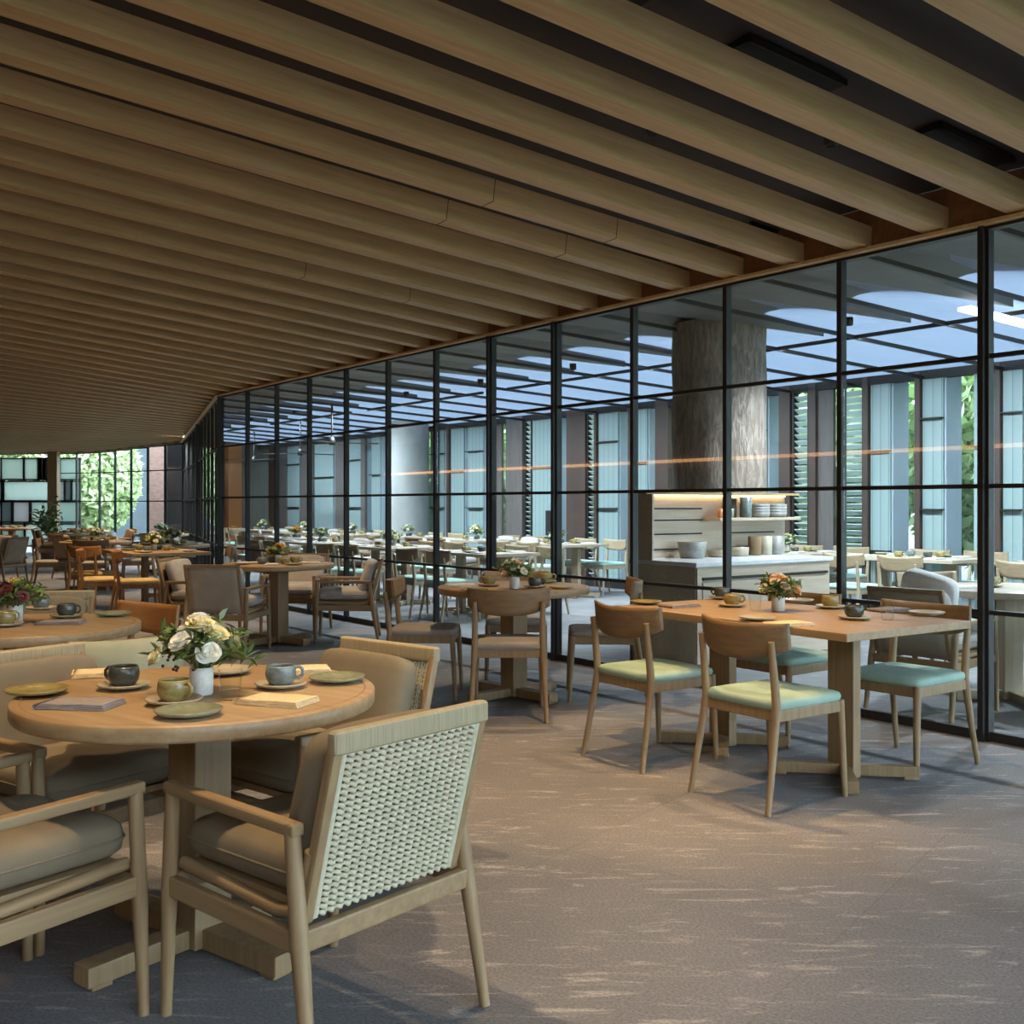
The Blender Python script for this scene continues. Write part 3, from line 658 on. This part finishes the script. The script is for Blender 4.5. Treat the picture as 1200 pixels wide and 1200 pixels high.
# ------------------------------------------------------------------ tables
def feet(t, c, rz, L, wm, w=.075, h=.058):
    for k in (0, 1):
        a = rz+k*math.pi/2; dx, dy = math.cos(a)*L, math.sin(a)*L
        mb = MB(); mb.bar((c[0]-dx, c[1]-dy, h/2+.012), (c[0]+dx, c[1]+dy, h/2+.012), w-.004*k, h-.003*k)
        for s in (-1, 1): mb.box((c[0]+dx*s*.88, c[1]+dy*s*.88, .008), (.06, .06, .016), rz=a)
        mb.build('foot', wm, t, bevel=.004)
def round_table(r=.5, wm=WZ, topm=TOPW):
    t = thing('round_table', 'x', 'table')
    mb = MB(); th = .048
    mb.lathe([(0, .75-th), (r-.03, .75-th), (r-.004, .75-th+.004), (r, .75-th+.012), (r, .746), (r-.004, .75), (0, .75)], n=72)
    tp = mb.build('table_top', topm, t)
    mb = MB(); mb.lathe([(r-.030, .7502), (r-.028, .7506), (r-.026, .7502)], n=72); mb.build('inlay', FASCIA, tp)
    mb = MB(); mb.box((0, 0, .36), (.125, .125, .69)); mb.build('pedestal', wm, t, bevel=.003)
    mb = MB(); mb.box((0, 0, .69), (.36, .36, .022)); mb.build('top_plate', wm, t)
    feet(t, (0, 0), 0, .37, wm)
    return t
def rect_table(L=1.543, Wd=.906, wm=WZ, topm=TOPW):
    t = thing('rectangular_table', 'x', 'table')
    mb = MB(); mb.box((0, 0, .732), (L, Wd, .036)); mb.build('table_top', topm, t, bevel=.003)
    for s in (-1, 1):
        mb = MB(); mb.box((s*.40, 0, .36), (.15, .055, .71)); mb.build('pedestal', wm, t, bevel=.003)
        feet(t, (s*.40, 0), math.pi/4, .34, wm, .055, .05)
    mb = MB(); mb.bar((-.6, 0, .70), (.6, 0, .70), .08, .03); mb.build('top_rail', wm, t)
    return t
RT = round_table(.5)
PALET = wood('pale_ash_top', 0, (.42, .35, .27), (.35, .285, .21), .4)
RTP = round_table(.5, PALEW, PALET); CT = rect_table(); CTP = rect_table(1.3, .8, PALEW, PALET)
T1 = (-.925, 3.11); o = place(RT, T1, DG(-36.7), 'round oak pedestal table nearest the camera, set with four cups'); o.scale = (1.028, 1.028, 1)
T2 = (-2.25, 4.83); place(RT, T2, DG(-36.7), 'round oak table cropped by the left edge behind the near one')
T3 = (.012, 7.12); place(RT, T3, DG(-47), 'round oak table in the middle with peach flowers, in front of the glass wall')
T5 = (-2.2, 9.9); place(RT, T5, DG(-36.7), 'round table with orange flowers between canvas armchairs left of centre')
T4 = (1.370, 5.373); A4 = math.atan2(-.827, .562); place(CT, T4, A4, 'rectangular oak table on two pedestals beside the glass wall at right')

# ------------------------------------------------------------------ tableware
def make_cup(mat):
    t = thing('cup', 'x', 'cup')
    mb = MB(); mb.lathe([(0, 0), (.028, 0), (.034, .004), (.043, .018), (.046, .034), (.043, .054), (.0405, .060), (.0375, .059), (.040, .050), (.042, .034), (.038, .016), (0, .010)], n=26); mb.build('bowl', mat, t)
    mb = MB(); mb.tube([(.040, 0, .048), (.055, 0, .053), (.067, 0, .043), (.067, 0, .028), (.056, 0, .017), (.042, 0, .018)], [.005, .0052, .0052, .0052, .005, .005], n=8); mb.build('handle', mat, t)
    return t
def single(nm, prof, mat, cat, n=32):
    mb = MB(); mb.lathe(prof, n=n); o = mb.build(nm, mat); o['category'] = cat; return o
PLP = [(0, .004), (.040, .004), (.044, 0), (.050, .003), (.080, .010), (.088, .018), (.085, .020), (.074, .013), (.045, .009), (0, .008)]
SAP = [(0, .003), (.036, .003), (.040, 0), (.046, .003), (.070, .009), (.078, .016), (.075, .018), (.062, .011), (.040, .008), (0, .0075)]
cups = {k: make_cup(m) for k, m in (('olive', G_OLIVE), ('dark green', G_DARK), ('blue grey', G_BLUE))}
sauc = {k: single('saucer', SAP, m, 'saucer') for k, m in (('sand', G_SAUCER), ('sage', G_GREEN))}
plates = {k: single('plate', PLP, m, 'plate') for k, m in (('olive', G_OLIVE), ('sage', G_GREEN), ('sand', G_SAUCER))}
def napkin(mat, L=.20, Wd=.12):
    mb = MB()
    for k in range(4):
        def f(u, v, k=k): return ((u-.5)*(L-.006*k), (v-.5)*(Wd-.003*(k % 2))+.002*k, .0010+.0036*k+.0025*math.sin(u*7+k)*u*(1-u)*2)
        mb.grid(f, 10, 4, th=(0, 0, .0028))
    def fold(u, v): a = (u-.5)*math.pi; return (-L/2-.007*math.cos(a)+.001, (v-.5)*Wd, .0080+.0065*math.sin(a))
    mb.grid(fold, 8, 2)
    o = mb.build('napkin', mat); o['category'] = 'napkin'; return o
naps = {k: napkin(m) for k, m in (('grey', N_GREY), ('cream', N_CREAM), ('white', N_WHITE))}
tum = single('tumbler', [(0, 0), (.022, 0), (.027, .006), (.033, .085), (.0315, .085), (.0255, .008), (0, .006)], TUMB, 'glass', 20)
TZ = .7505
def cup_on(x, y, col, scol, rz, lab, grp=None, slab=None, z=TZ):
    place(sauc[scol], (x, y, z), 0, slab or (lab.split(',')[0].replace('cup', 'saucer under the cup', 1)), grp and grp.replace('cups', 'saucers')); place(cups[col], (x, y, z+.0085), rz, lab, grp)
# bouquets -------------------------------------------------------------
def bloom(r, seed):
    rd = random.Random(seed); mb = MB()
    for k in range(22):
        g = k*2.39996; q = k/22; rr = r*(.12+.62*q); tilt = .15+1.0*q; pw = r*(.35+.35*q); ph = r*(.75-.1*q)
        ca, sa = math.cos(g), math.sin(g)
        def f(u, v):
            a = (u-.5)*1.7; lx = math.sin(a)*pw*(.55+.45*math.sin(math.pi*min(1, v*.8+.15))); out = rr*.35+ph*v*math.sin(tilt)*(.6+.4*v)+(1-math.cos(a))*-pw*.35; z = ph*v*math.cos(tilt)*(1.15-.3*v)
            return (ca*out-sa*lx, sa*out+ca*lx, z)
        mb.grid(f, 4, 4)
    mb.pillow((0, 0, r*.1), (r*.9, r*.9, r*.7), 1, 1, nu=10, nv=6)
    return mb
def leafspray(seed, n, rad, h0, h1, lw=.014, ll=.05):
    rd = random.Random(seed); mb = MB()
    for i in range(n):
        a = rd.uniform(0, 6.28); e = rd.uniform(.35, 1.0); top = Vector((math.cos(a)*rad*e, math.sin(a)*rad*e, rd.uniform(h0, h1)*(1.15-.5*e)))
        base = Vector((math.cos(a)*.012, math.sin(a)*.012, .02)); midp = (base+top)/2+Vector((0, 0, .03)); mb.tube([base, midp, top], .0013, n=4, caps=False)
        for k in range(8):
            t = .35+.65*k/7; p = base*(1-t)**2+midp*2*t*(1-t)+top*t*t
            d = Vector((rd.gauss(0, 1), rd.gauss(0, 1), rd.gauss(.2, .6))).normalized(); s = d.cross(Vector((rd.random(), rd.random(), 1))).normalized(); L = ll*rd.uniform(.6, 1.1)
            nrm = d.cross(s)*lw*.3
            mb.add([p, p+d*L*.35+s*lw*.5-nrm, p+d*L*.7+s*lw*.38-nrm, p+d*L, p+d*L*.7-s*lw*.38-nrm, p+d*L*.35-s*lw*.5-nrm, p+d*L*.5], [(0, 1, 6), (1, 2, 6), (2, 3, 6), (3, 4, 6), (4, 5, 6), (5, 0, 6)], True)
    return mb
BM = {k: bloom(.036, k) for k in (1, 2)}
def bouquet(name, main, second, seed, size=1.0):
    rd = random.Random(seed); t = thing(name, 'x', 'flowers')
    leafspray(seed, 40, .135*size, .05*size, .14*size).build('foliage', LEAFG, t)
    leafspray(seed+9, 12, .12*size, .06*size, .14*size, .02, .04).build('sage_leaves', LEAFP, t)
    for k in range(12):
        a = k*2.4+seed; e = .012+.0078*k; z = .122-.0066*k; s = rd.uniform(.85, 1.2)*size
        src = BM[1+k % 2]; mb = MB(); tl = Matrix.Rotation(min(1.1, e*12), 3, Vector((-math.sin(a), math.cos(a), 0)))
        mb.v = [tuple(tl@Vector(p)*s+Vector((math.cos(a)*e*size, math.sin(a)*e*size, z*size))) for p in src.v]; mb.f = src.f; mb.sm = src.sm; mb.mi = src.mi
        mb.build('bloom', PETAL[main] if k % 3 else PETAL[second], t)
    mb = MB()
    for k in range(22):
        a = rd.uniform(2.4, 4.4); e = rd.uniform(.05, .10)*size; p = (math.cos(a)*e, math.sin(a)*e, rd.uniform(.02, .07)*size); mb.pillow(p, (.010, .010, .010), 1, 1, nu=6, nv=4)
    mb.build('berries', BERRY, t)['kind'] = 'stuff'
    return t
VP = [(0, 0), (.030, 0), (.033, .004), (.034, .05), (.033, .080), (.030, .080), (.030, .02), (0, .015)]
vase = single('vase', VP, WHITEV, 'vase', 28)
BQ = {'cream': bouquet('flower_bouquet', 'cream', 'white', 2, 1.25), 'peach': bouquet('flower_bouquet', 'peach', 'white', 5), 'wine': bouquet('flower_bouquet', 'yellow', 'wine', 8, 1.1), 'orange': bouquet('flower_bouquet', 'orange', 'yellow', 11), 'white': bouquet('flower_bouquet', 'white', 'cream', 14, 1.15)}
def flowers(x, y, kind, lab, vlab, rz=0, z=TZ, grp=None, vgrp=None):
    place(vase, (x, y, z), 0, vlab, vgrp); place(BQ[kind], (x, y, z+.052), rz, lab, grp)
# near table
NT = 'the near round table'
def P(x, y): return tb(x, y)
flowers(*P(236, 814), 'cream', 'cream rose and fern bouquet on the near round table', 'speckled white vase on the near round table', 0.4)
for (x, y, c, sc_, rz, lab, sl) in ((145, 807, 'dark green', 'sand', DG(160), 'dark green cup with handle at left on the near round table', 'sand saucer under the dark green cup on the near round table'),
        (204, 825, 'olive', 'sand', DG(-30), 'olive brown cup in front of the white vase on the near round table', 'sand saucer under the olive cup on the near round table'),
        (329, 806, 'blue grey', 'sand', DG(25), 'blue grey cup at the right of the near round table', 'sand saucer under the blue grey cup on the near round table')):
    cup_on(*P(x, y), c, sc_, rz, lab, None, sl)
for x, y, c, lab in ((43, 814, 'olive', 'olive plate at the left rim of the near round table'), (221, 839, 'sage', 'sage green plate at the front rim of the near round table'),
                     (395, 799, 'sage', 'sage green plate at the right rim of the near round table'), (262, 790, 'sand', 'sand plate half hidden behind the cream roses')):
    place(plates[c], (*P(x, y), TZ), 0, lab)
for x, y, c, rz, lab in ((95, 828, 'grey', DG(-8), 'folded grey napkin at the left front of the near round table'), (325, 824, 'cream', DG(-20), 'folded cream napkin at the right front of the near round table'),
                         (352, 788, 'cream', DG(15), 'folded cream napkin behind the blue grey cup'), (125, 791, 'cream', DG(20), 'folded cream napkin behind the dark green cup')):
    place(naps[c], (*P(x, y), TZ), rz, lab)
place(tum, (*P(270, 820), TZ), 0, 'empty clear glass tumbler beside the white vase')
# second round table (cropped at left)
flowers(*P(18, 729), 'wine', 'yellow and wine red bouquet at the left edge of the photo', 'speckled white vase at the left edge of the photo', 1)
cup_on(*P(78, 724), 'dark green', 'sage', 0, 'dark green cup in the middle of the left cropped round table', None, 'sage saucer under the dark green cup on the left cropped table')
cup_on(*P(48, 715), 'blue grey', 'sand', 2, 'blue grey cup beside the bouquet on the left cropped round table', None, 'sand saucer under the blue grey cup on the left cropped table')
cup_on(*P(6, 734), 'olive', 'sand', 1, 'olive cup before the bouquet at the left edge of the photo', None, 'sand saucer under the olive cup at the left edge')
place(plates['sage'], (*P(133, 722), TZ), 0, 'dark sage plate at the right rim of the left cropped round table')
place(naps['grey'], (*P(72, 731), TZ), .1, 'folded grey napkin at the front of the left cropped round table')
# rectangular table
flowers(*P(912, 716), 'peach', 'cream and peach bouquet on the rectangular table by the glass', 'pale vase on the rectangular table by the glass', 2)
RTL = 'on the rectangular table'
for x, y, c, rz, lab in ((858, 711, 'olive', 0, 'olive cup at the left end on the rectangular table'), (973, 713, 'olive', 1, 'olive cup right of the bouquet on the rectangular table'),
                         (1001, 726, 'dark green', .6, 'dark green cup at the right front on the rectangular table'), (846, 702, 'dark green', 2.5, 'dark cup at the far left on the rectangular table')):
    cup_on(*P(x, y), c, 'sand', rz, lab, None, 'sand saucer under the '+lab)
for x, y, c, lab in ((887, 727, 'sand', 'small sand plate in front of the bouquet on the rectangular table'), (1086, 721, 'sand', 'sand plate near the right corner on the rectangular table'),
                     (757, 708, 'olive', 'dark plate at the left end on the rectangular table'), (935, 706, 'sand', 'sand plate behind the bouquet on the rectangular table')):
    place(plates[c], (*P(x, y), TZ), 0, lab)
for x, y, c, rz, lab in ((797, 711, 'grey', .5, 'folded grey napkin at the left end on the rectangular table'), (925, 733, 'cream', .4, 'folded pale napkin at the front edge on the rectangular table'),
                         (1043, 716, 'grey', .5, 'folded grey napkin at the back right on the rectangular table')):
    place(naps[c], (*P(x, y), TZ), rz, lab)
place(tum, (*P(885, 716), TZ), 0, 'clear glass tumbler left of the bouquet on the rectangular table')
place(tum, (*P(1040, 727), TZ), 0, 'clear glass tumbler at the right of the rectangular table')
# middle round table
flowers(*P(603, 690), 'peach', 'peach bouquet on the middle round table', 'speckled pale vase on the middle round table', 4)
cup_on(*P(573, 687), 'olive', 'sand', 3, 'olive cup left of the peach bouquet on the middle round table', None, 'sand saucer left of the peach bouquet')
cup_on(*P(627, 689), 'dark green', 'sand', 0, 'dark green cup right of the peach bouquet on the middle round table', None, 'sand saucer right of the peach bouquet')
cup_on(*P(640, 683), 'olive', 'sage', 0, 'olive cup at the far right on the middle round table', None, 'sage saucer under the far right cup on the middle round table')
place(plates['sand'], (*P(658, 690), TZ), 0, 'sand plate at the right rim of the middle round table'); place(plates['olive'], (*P(556, 694), TZ), 0, 'dark plate at the front left of the middle round table')
place(naps['white'], (*P(540, 687), TZ), .1, 'folded white napkin at the left of the middle round table')

# generic settings for the farther tables
def settings(cx, cy, where, long_=False, ang=0, kind=None, bright='white'):
    spots = [(.30, 0), (0, .30), (-.30, 0), (0, -.30)] if not long_ else [(.38, .26), (-.38, .26), (.38, -.26), (-.38, -.26)]
    ca, sa = math.cos(ang), math.sin(ang)
    sw = ('at the back left', 'at the front left', 'at the back right', 'at the front right') if long_ else ('on the right', 'at the back', 'on the left', 'at the front')
    for i, (a, b) in enumerate(spots):
        w_ = sw[i]+' '+where; g = 'place settings '+where
        def L(u, v): return (cx+ca*u-sa*v, cy+sa*u+ca*v, TZ)
        sx = 1 if a >= 0 else -1
        place(naps[bright if i % 3 else 'white'], L(a, b), ang+i*1.57, 'folded napkin '+w_, 'napkins '+where)
        place(plates[('sand', 'sage')[i % 2]], L(a*.98+(.195 if long_ else -.20*b/.3), b*.98+(.0 if long_ else .20*a/.3)), 0, 'small plate '+w_, 'plates '+where)
        o = L(a*.45-(.04 if long_ else .09*b/.3), b*.45+(0 if long_ else .09*a/.3))
        place(cups[('olive', 'dark green', 'blue grey')[i % 3]], o, i*1.2, ('olive', 'dark green', 'blue grey')[i % 3]+' cup '+w_, 'cups '+where)
    if kind: flowers(cx, cy, kind, kind+' bouquet '+where, 'pale vase '+where, cx)

# chairs by the second table at left
place(AW, (-2.62, 5.75), H(.2, -1), 'woven armchair behind the left cropped round table, its rope back showing', 'armchairs at the left cropped table')
place(D_YELL, (-1.97, 5.22), H(-.58, -.81), 'chair with orange brown back band behind the right rim of the left cropped table', 'chairs at the left cropped table')
# pale green upholstered tub seat between the two round tables
tub = thing('tub_chair', 'pale green upholstered low back chair between the two round tables at left', 'chair', (-1.68, 4.42, 0), H(-.75, .55))
mb = MB(); mb.grid(lambda u, v: (.30*math.sin((u-.5)*2.2), -.28*math.cos((u-.5)*2.2)+.0, .36+.40*v), 20, 4, th=(0, .045, 0)); GREENF = noisy('pale_green_upholstery', (.30, .30, .20), (.35, .35, .24), (5, 5, 5), .9, .3, 3, 350, .2); mb.build('backrest', GREENF, tub)
mb = MB(); mb.pillow((0, .02, .42), (.50, .48, .12), .3, .5); mb.build('seat', GREENF, tub)
for sx in (-1, 1):
    for sy in (-1, 1): mb = MB(); mb.tube([(sx*.21, sy*.2, 0), (sx*.2, sy*.18, .38)], [.013, .02]); mb.build('leg', WZ, tub)
# table with orange flowers
settings(T5[0], T5[1], 'on the round table with orange flowers', kind='orange')
w5 = 'the round table with orange flowers'
place(AC, (-2.52, 9.32), H(.15, 1), 'canvas armchair with its beige back to us before '+w5, 'armchairs at the orange flower table')
place(AC, (-1.60, 10.15), H(-1, -.1), 'canvas armchair with pale back, facing left, right of '+w5, 'armchairs at the orange flower table')
place(AC, (-2.22, 10.78), H(-.1, -1), 'canvas armchair facing us behind '+w5, 'armchairs at the orange flower table')
place(AC, (-2.98, 10.1), H(1, -.1), 'canvas armchair with pale cushion at left of '+w5, 'armchairs at the orange flower table')
# farther tables of the room
def chairs_round(cx, cy, where, proto, desc, r=.62, ang=0, sides=(0, 1, 2, 3), nm=None):
    ws = ['at the right side', 'at the far side', 'at the left side', 'at the near side']
    for i in sides:
        a = ang+i*math.pi/2; p = proto[i % len(proto)] if isinstance(proto, list) else proto
        place(p, (cx+r*math.cos(a), cy+r*math.sin(a)), H(-math.cos(a), -math.sin(a)), desc+' '+ws[i]+' of '+where, 'chairs of '+where)
def chairs_rect(cx, cy, where, proto, desc, ang, d=.68, sp=.38, which=(0, 1, 2, 3)):
    ws = ['back left', 'back right', 'front left', 'front right']
    ca, sa = math.cos(ang), math.sin(ang); k = 0
    for b in (1, -1):
        for a in (-1, 1):
            if k in which:
                x, y = cx+ca*a*sp-sa*b*d, cy+sa*a*sp+ca*b*d
                far = b*ca > 0
                place(proto, (x, y), H(sa*b, -ca*b), desc+' at the '+ws[k]+' of '+where, 'chairs of '+where)
            k += 1
# long table with ochre chairs
w6 = 'the rectangular table at middle left'
place(CT, (-4.35, 12.75), A4, 'rectangular oak table in the left middle distance with ochre seat chairs'); settings(-4.35, 12.75, 'on the rectangular table at left distance', True, A4, 'cream', 'cream')
place(D_YELL, (-5.22, 13.15), H(.35, .94), 'ochre seat dining chair at the left end of '+w6, 'ochre seat chairs')
place(D_YELL, (-4.72, 12.05), H(.9, .42), 'ochre seat dining chair, left of two close together, before '+w6, 'ochre seat chairs')
place(D_YELL, (-4.20, 11.75), H(.9, .42), 'ochre seat dining chair, right of two close together, before '+w6, 'ochre seat chairs')
place(D_MINT, (-3.62, 12.75), H(-.9, -.35), 'mint seat dining chair behind the two ochre ones', 'chairs of '+w6)
w7 = 'the table behind the ochre chairs'
place(RT, (-6.35, 16.0), 0, 'round oak table behind the ochre seat chairs'); settings(-6.35, 16.0, 'on '+w7, kind='white'); chairs_round(-6.35, 16.0, w7, D_TAUPE, 'taupe seat dining chair', ang=.3)
w8 = 'the round table beside the dark glass partition'
place(RT, (-4.78, 14.75), 0, 'round oak table beside the dark glass partition'); settings(-4.78, 14.75, 'on '+w8, kind='cream'); 
place(AO, (-7.72, 18.6), H(.7, .7), 'armchair with orange brown back standing alone in the left distance')
w9 = 'the far round table left of the glass partition'
place(RT, (-6.75, 20.2), 0, 'far round table left of the glass partition'); settings(-6.75, 20.2, 'on '+w9, kind='white'); chairs_round(-6.75, 20.2, w9, AC, 'canvas armchair', .65, .2)
w10 = 'the far round table near the timber pier'
place(RT, (-9.2, 22.6), 0, 'far round table near the timber pier'); settings(-9.2, 22.6, 'on '+w10); chairs_round(-9.2, 22.6, w10, AO, 'brown armchair', .68, .5)
w11 = 'the distant table at the left edge'
place(RT, (-8.9, 17.0), 0, 'round table at the left edge in the distance'); settings(-8.9, 17.0, 'on '+w11); chairs_round(-8.9, 17.0, w11, AC, 'canvas armchair', .68, -.2)
w12 = 'the table before the mosaic glass wall'
place(RT, (-12.1, 25.4), 0, 'round table before the mosaic glass wall'); settings(-12.1, 25.4, 'on '+w12); 
place(AO, (-12.1, 24.6), H(.1, 1), 'brown armchair with its back to us before the mosaic glass wall')
w13 = 'the round table behind the lone orange armchair'
place(RT, (-8.6, 20.6), 0, 'round table behind the lone orange armchair'); settings(-8.6, 20.6, 'on '+w13)
# plant before the mosaic wall
pl = thing('potted_plant', 'slender dark leafed potted plant before the mosaic glass wall', 'plant', ((58-600)/F*24.6, 24.6, 0))
mb = MB(); mb.lathe(cyl(.2, .45, .02)); mb.build('pot', BROWNP, pl); p_ = leafspray(33, 30, .38, .6, 1.15, .06, .2); p_.build('foliage', LEAFG, pl, loc=(0, 0, .4))
# terrace tables --------------------------------------------------------
w = 'the round terrace table at the right edge'
place(RTP, (3.32, 7.0), 0, 'pale round table behind the glass at the right edge')
place(AC, (2.68, 6.68), H(.77, .64), 'canvas armchair behind the glass at the right, its beige back to us')
place(D_PALE, (3.95, 7.15), H(-1, -.2), 'pale dining chair at far side of '+w); place(AC, (3.55, 6.30), H(-.4, .9), 'canvas armchair cropped by the right edge behind the glass')
place(D_PALE, (3.15, 7.72), H(.2, -1), 'pale dining chair behind '+w)
mb = MB(); mb.pillow((0, 0, 0), (.36, .11, .34), .4, .4, M=Matrix.Rotation(.3, 3, 'X')@Matrix.Rotation(.25, 3, 'Y')); o = mb.build('pillow', N_WHITE, loc=(2.64, 6.65, .71)); o.rotation_euler = (0, 0, H(.77, .64)); tag(o, 'white pillow leaning on the canvas armchair behind the glass', 'pillow')
cup_on(3.22, 7.05, 'olive', 'sand', 0, 'olive cup on '+w, None, 'sand saucer on '+w); place(naps['white'], (3.0, 6.95, TZ), .3, 'folded white napkin at the left of '+w)
cup_on(3.45, 6.8, 'dark green', 'sand', 1, 'dark green cup on '+w, None, 'second saucer, under the dark cup on '+w)
ROWS = []
for i, s in enumerate((3.3, 5.0)): ROWS.append((s, 4.55, 'the %s facade table behind the counter' % ('right', 'left')[i], 'pale rectangular table by the facade, %s of the two behind the counter' % ('right', 'left')[i]))
for i, s in enumerate((1.4, -.4)): ROWS.append((s, 4.55, 'the %s facade table at the right edge' % ('nearer', 'farther')[1-i], 'pale rectangular table by the facade behind the right glass panes, %s' % ('left', 'right')[i]))
ords = ('first', 'second', 'third', 'fourth', 'fifth', 'sixth')
for i, s in enumerate((7.1, 9.2, 11.3, 13.4)): ROWS.append((s, 1.55+max(0, s-11.2)*.27, 'the %s glass side terrace table' % ords[i], 'pale terrace table, %s from the right in the row along the glass' % ords[i]))
for i, s in enumerate((8.7, 10.8, 12.9, 15.0, 17.1, 19.2)): ROWS.append((s, 4.05, 'the %s far terrace table' % ords[i], 'pale terrace table, %s from the right in the far row' % ords[i]))
kinds = [None, 'white', 'white', None, None, 'cream', 'white', 'orange', 'white', 'cream', 'white', 'peach', 'white', 'cream', 'white', 'white']
for i, (s, d, wh, lab) in enumerate(ROWS):
    p = wp(s, d); place(CTP, (p.x, p.y), TU, lab, 'terrace tables'); settings(p.x, p.y, 'on '+wh, True, TU, kinds[i], 'white')
    chairs_rect(p.x, p.y, wh, AC if i >= 5 and i % 3 == 0 else D_PALE, 'canvas armchair' if i >= 5 and i % 3 == 0 else 'pale dining chair', TU, .62, .33)

# ------------------------------------------------------------------ interior lamps
def spot(x, y, e=1.0, where='', ang=75, col=(1, .70, .40)):
    q = Vector((x, y)); o = q.dot(PP); o2 = 3.913+.184+.4985*round((o-4.097)/.4985); q = q+PP*(o2-o); o = o2; x, y = q; e0 = slat_ends(o); (R, hr), (L, hl) = e0; t = (q-L).length/(R-L).length; z = hl+(hr-hl)*t
    la = thing('ceiling_spotlight', 'small dark downlight between the ceiling slats above '+where, 'light', (x, y, z+.085), 0, 'downlights between the slats')
    mb = MB(); mb.lathe([(0, .10), (.035, .10), (.035, 0), (.028, 0), (.028, .05), (0, .05)], n=16); mb.build('housing', FRAME, la)
    l = bpy.data.lights.new('lamp', 'SPOT'); l.energy = SPOT_W*e; l.color = col; l.spot_size = DG(ang); l.spot_blend = .7; l.shadow_soft_size = .05
    lo = bpy.data.objects.new('lamp', l); C.objects.link(lo); lo.parent = la; lo.location = (0, 0, -.02)
for x, y, e, t in ((-1.1, 3.0, 1.6, 'the near round table'), (-.35, 3.6, .6, 'the armchair behind the near round table'), (-2.1, 4.9, 1.2, 'the left cropped round table'),
        (-.1, 7.2, 1.0, 'the middle round table'), (1.5, 5.3, .8, 'the rectangular table'), (.3, 4.1, .9, 'the open floor left of the rectangular table'), (-2.3, 9.6, 1.5, 'the round table with orange flowers'),
        (-4.4, 12.2, 2.2, w6), (-4.2, 8.2, 1.6, 'the aisle left of the orange flower table'), (-6.4, 15.7, 2.2, w7), (-5.6, 11, 1.5, 'the aisle before the ochre seat chairs'), (-8.2, 18.2, 2.5, 'the lone orange armchair'),
        (-8.5, 23, 2.5, w10), (-3, 6.5, 1.2, 'the floor behind the left cropped table'), (-12, 25, 2, w12)): spot(x, y, e, t)
spot(.72, 5.2, 1.6, 'the two front chairs of the rectangular table', 62, (1, .60, .24))
for o in bpy.data.objects:
    if 'used' in o: del o['used']
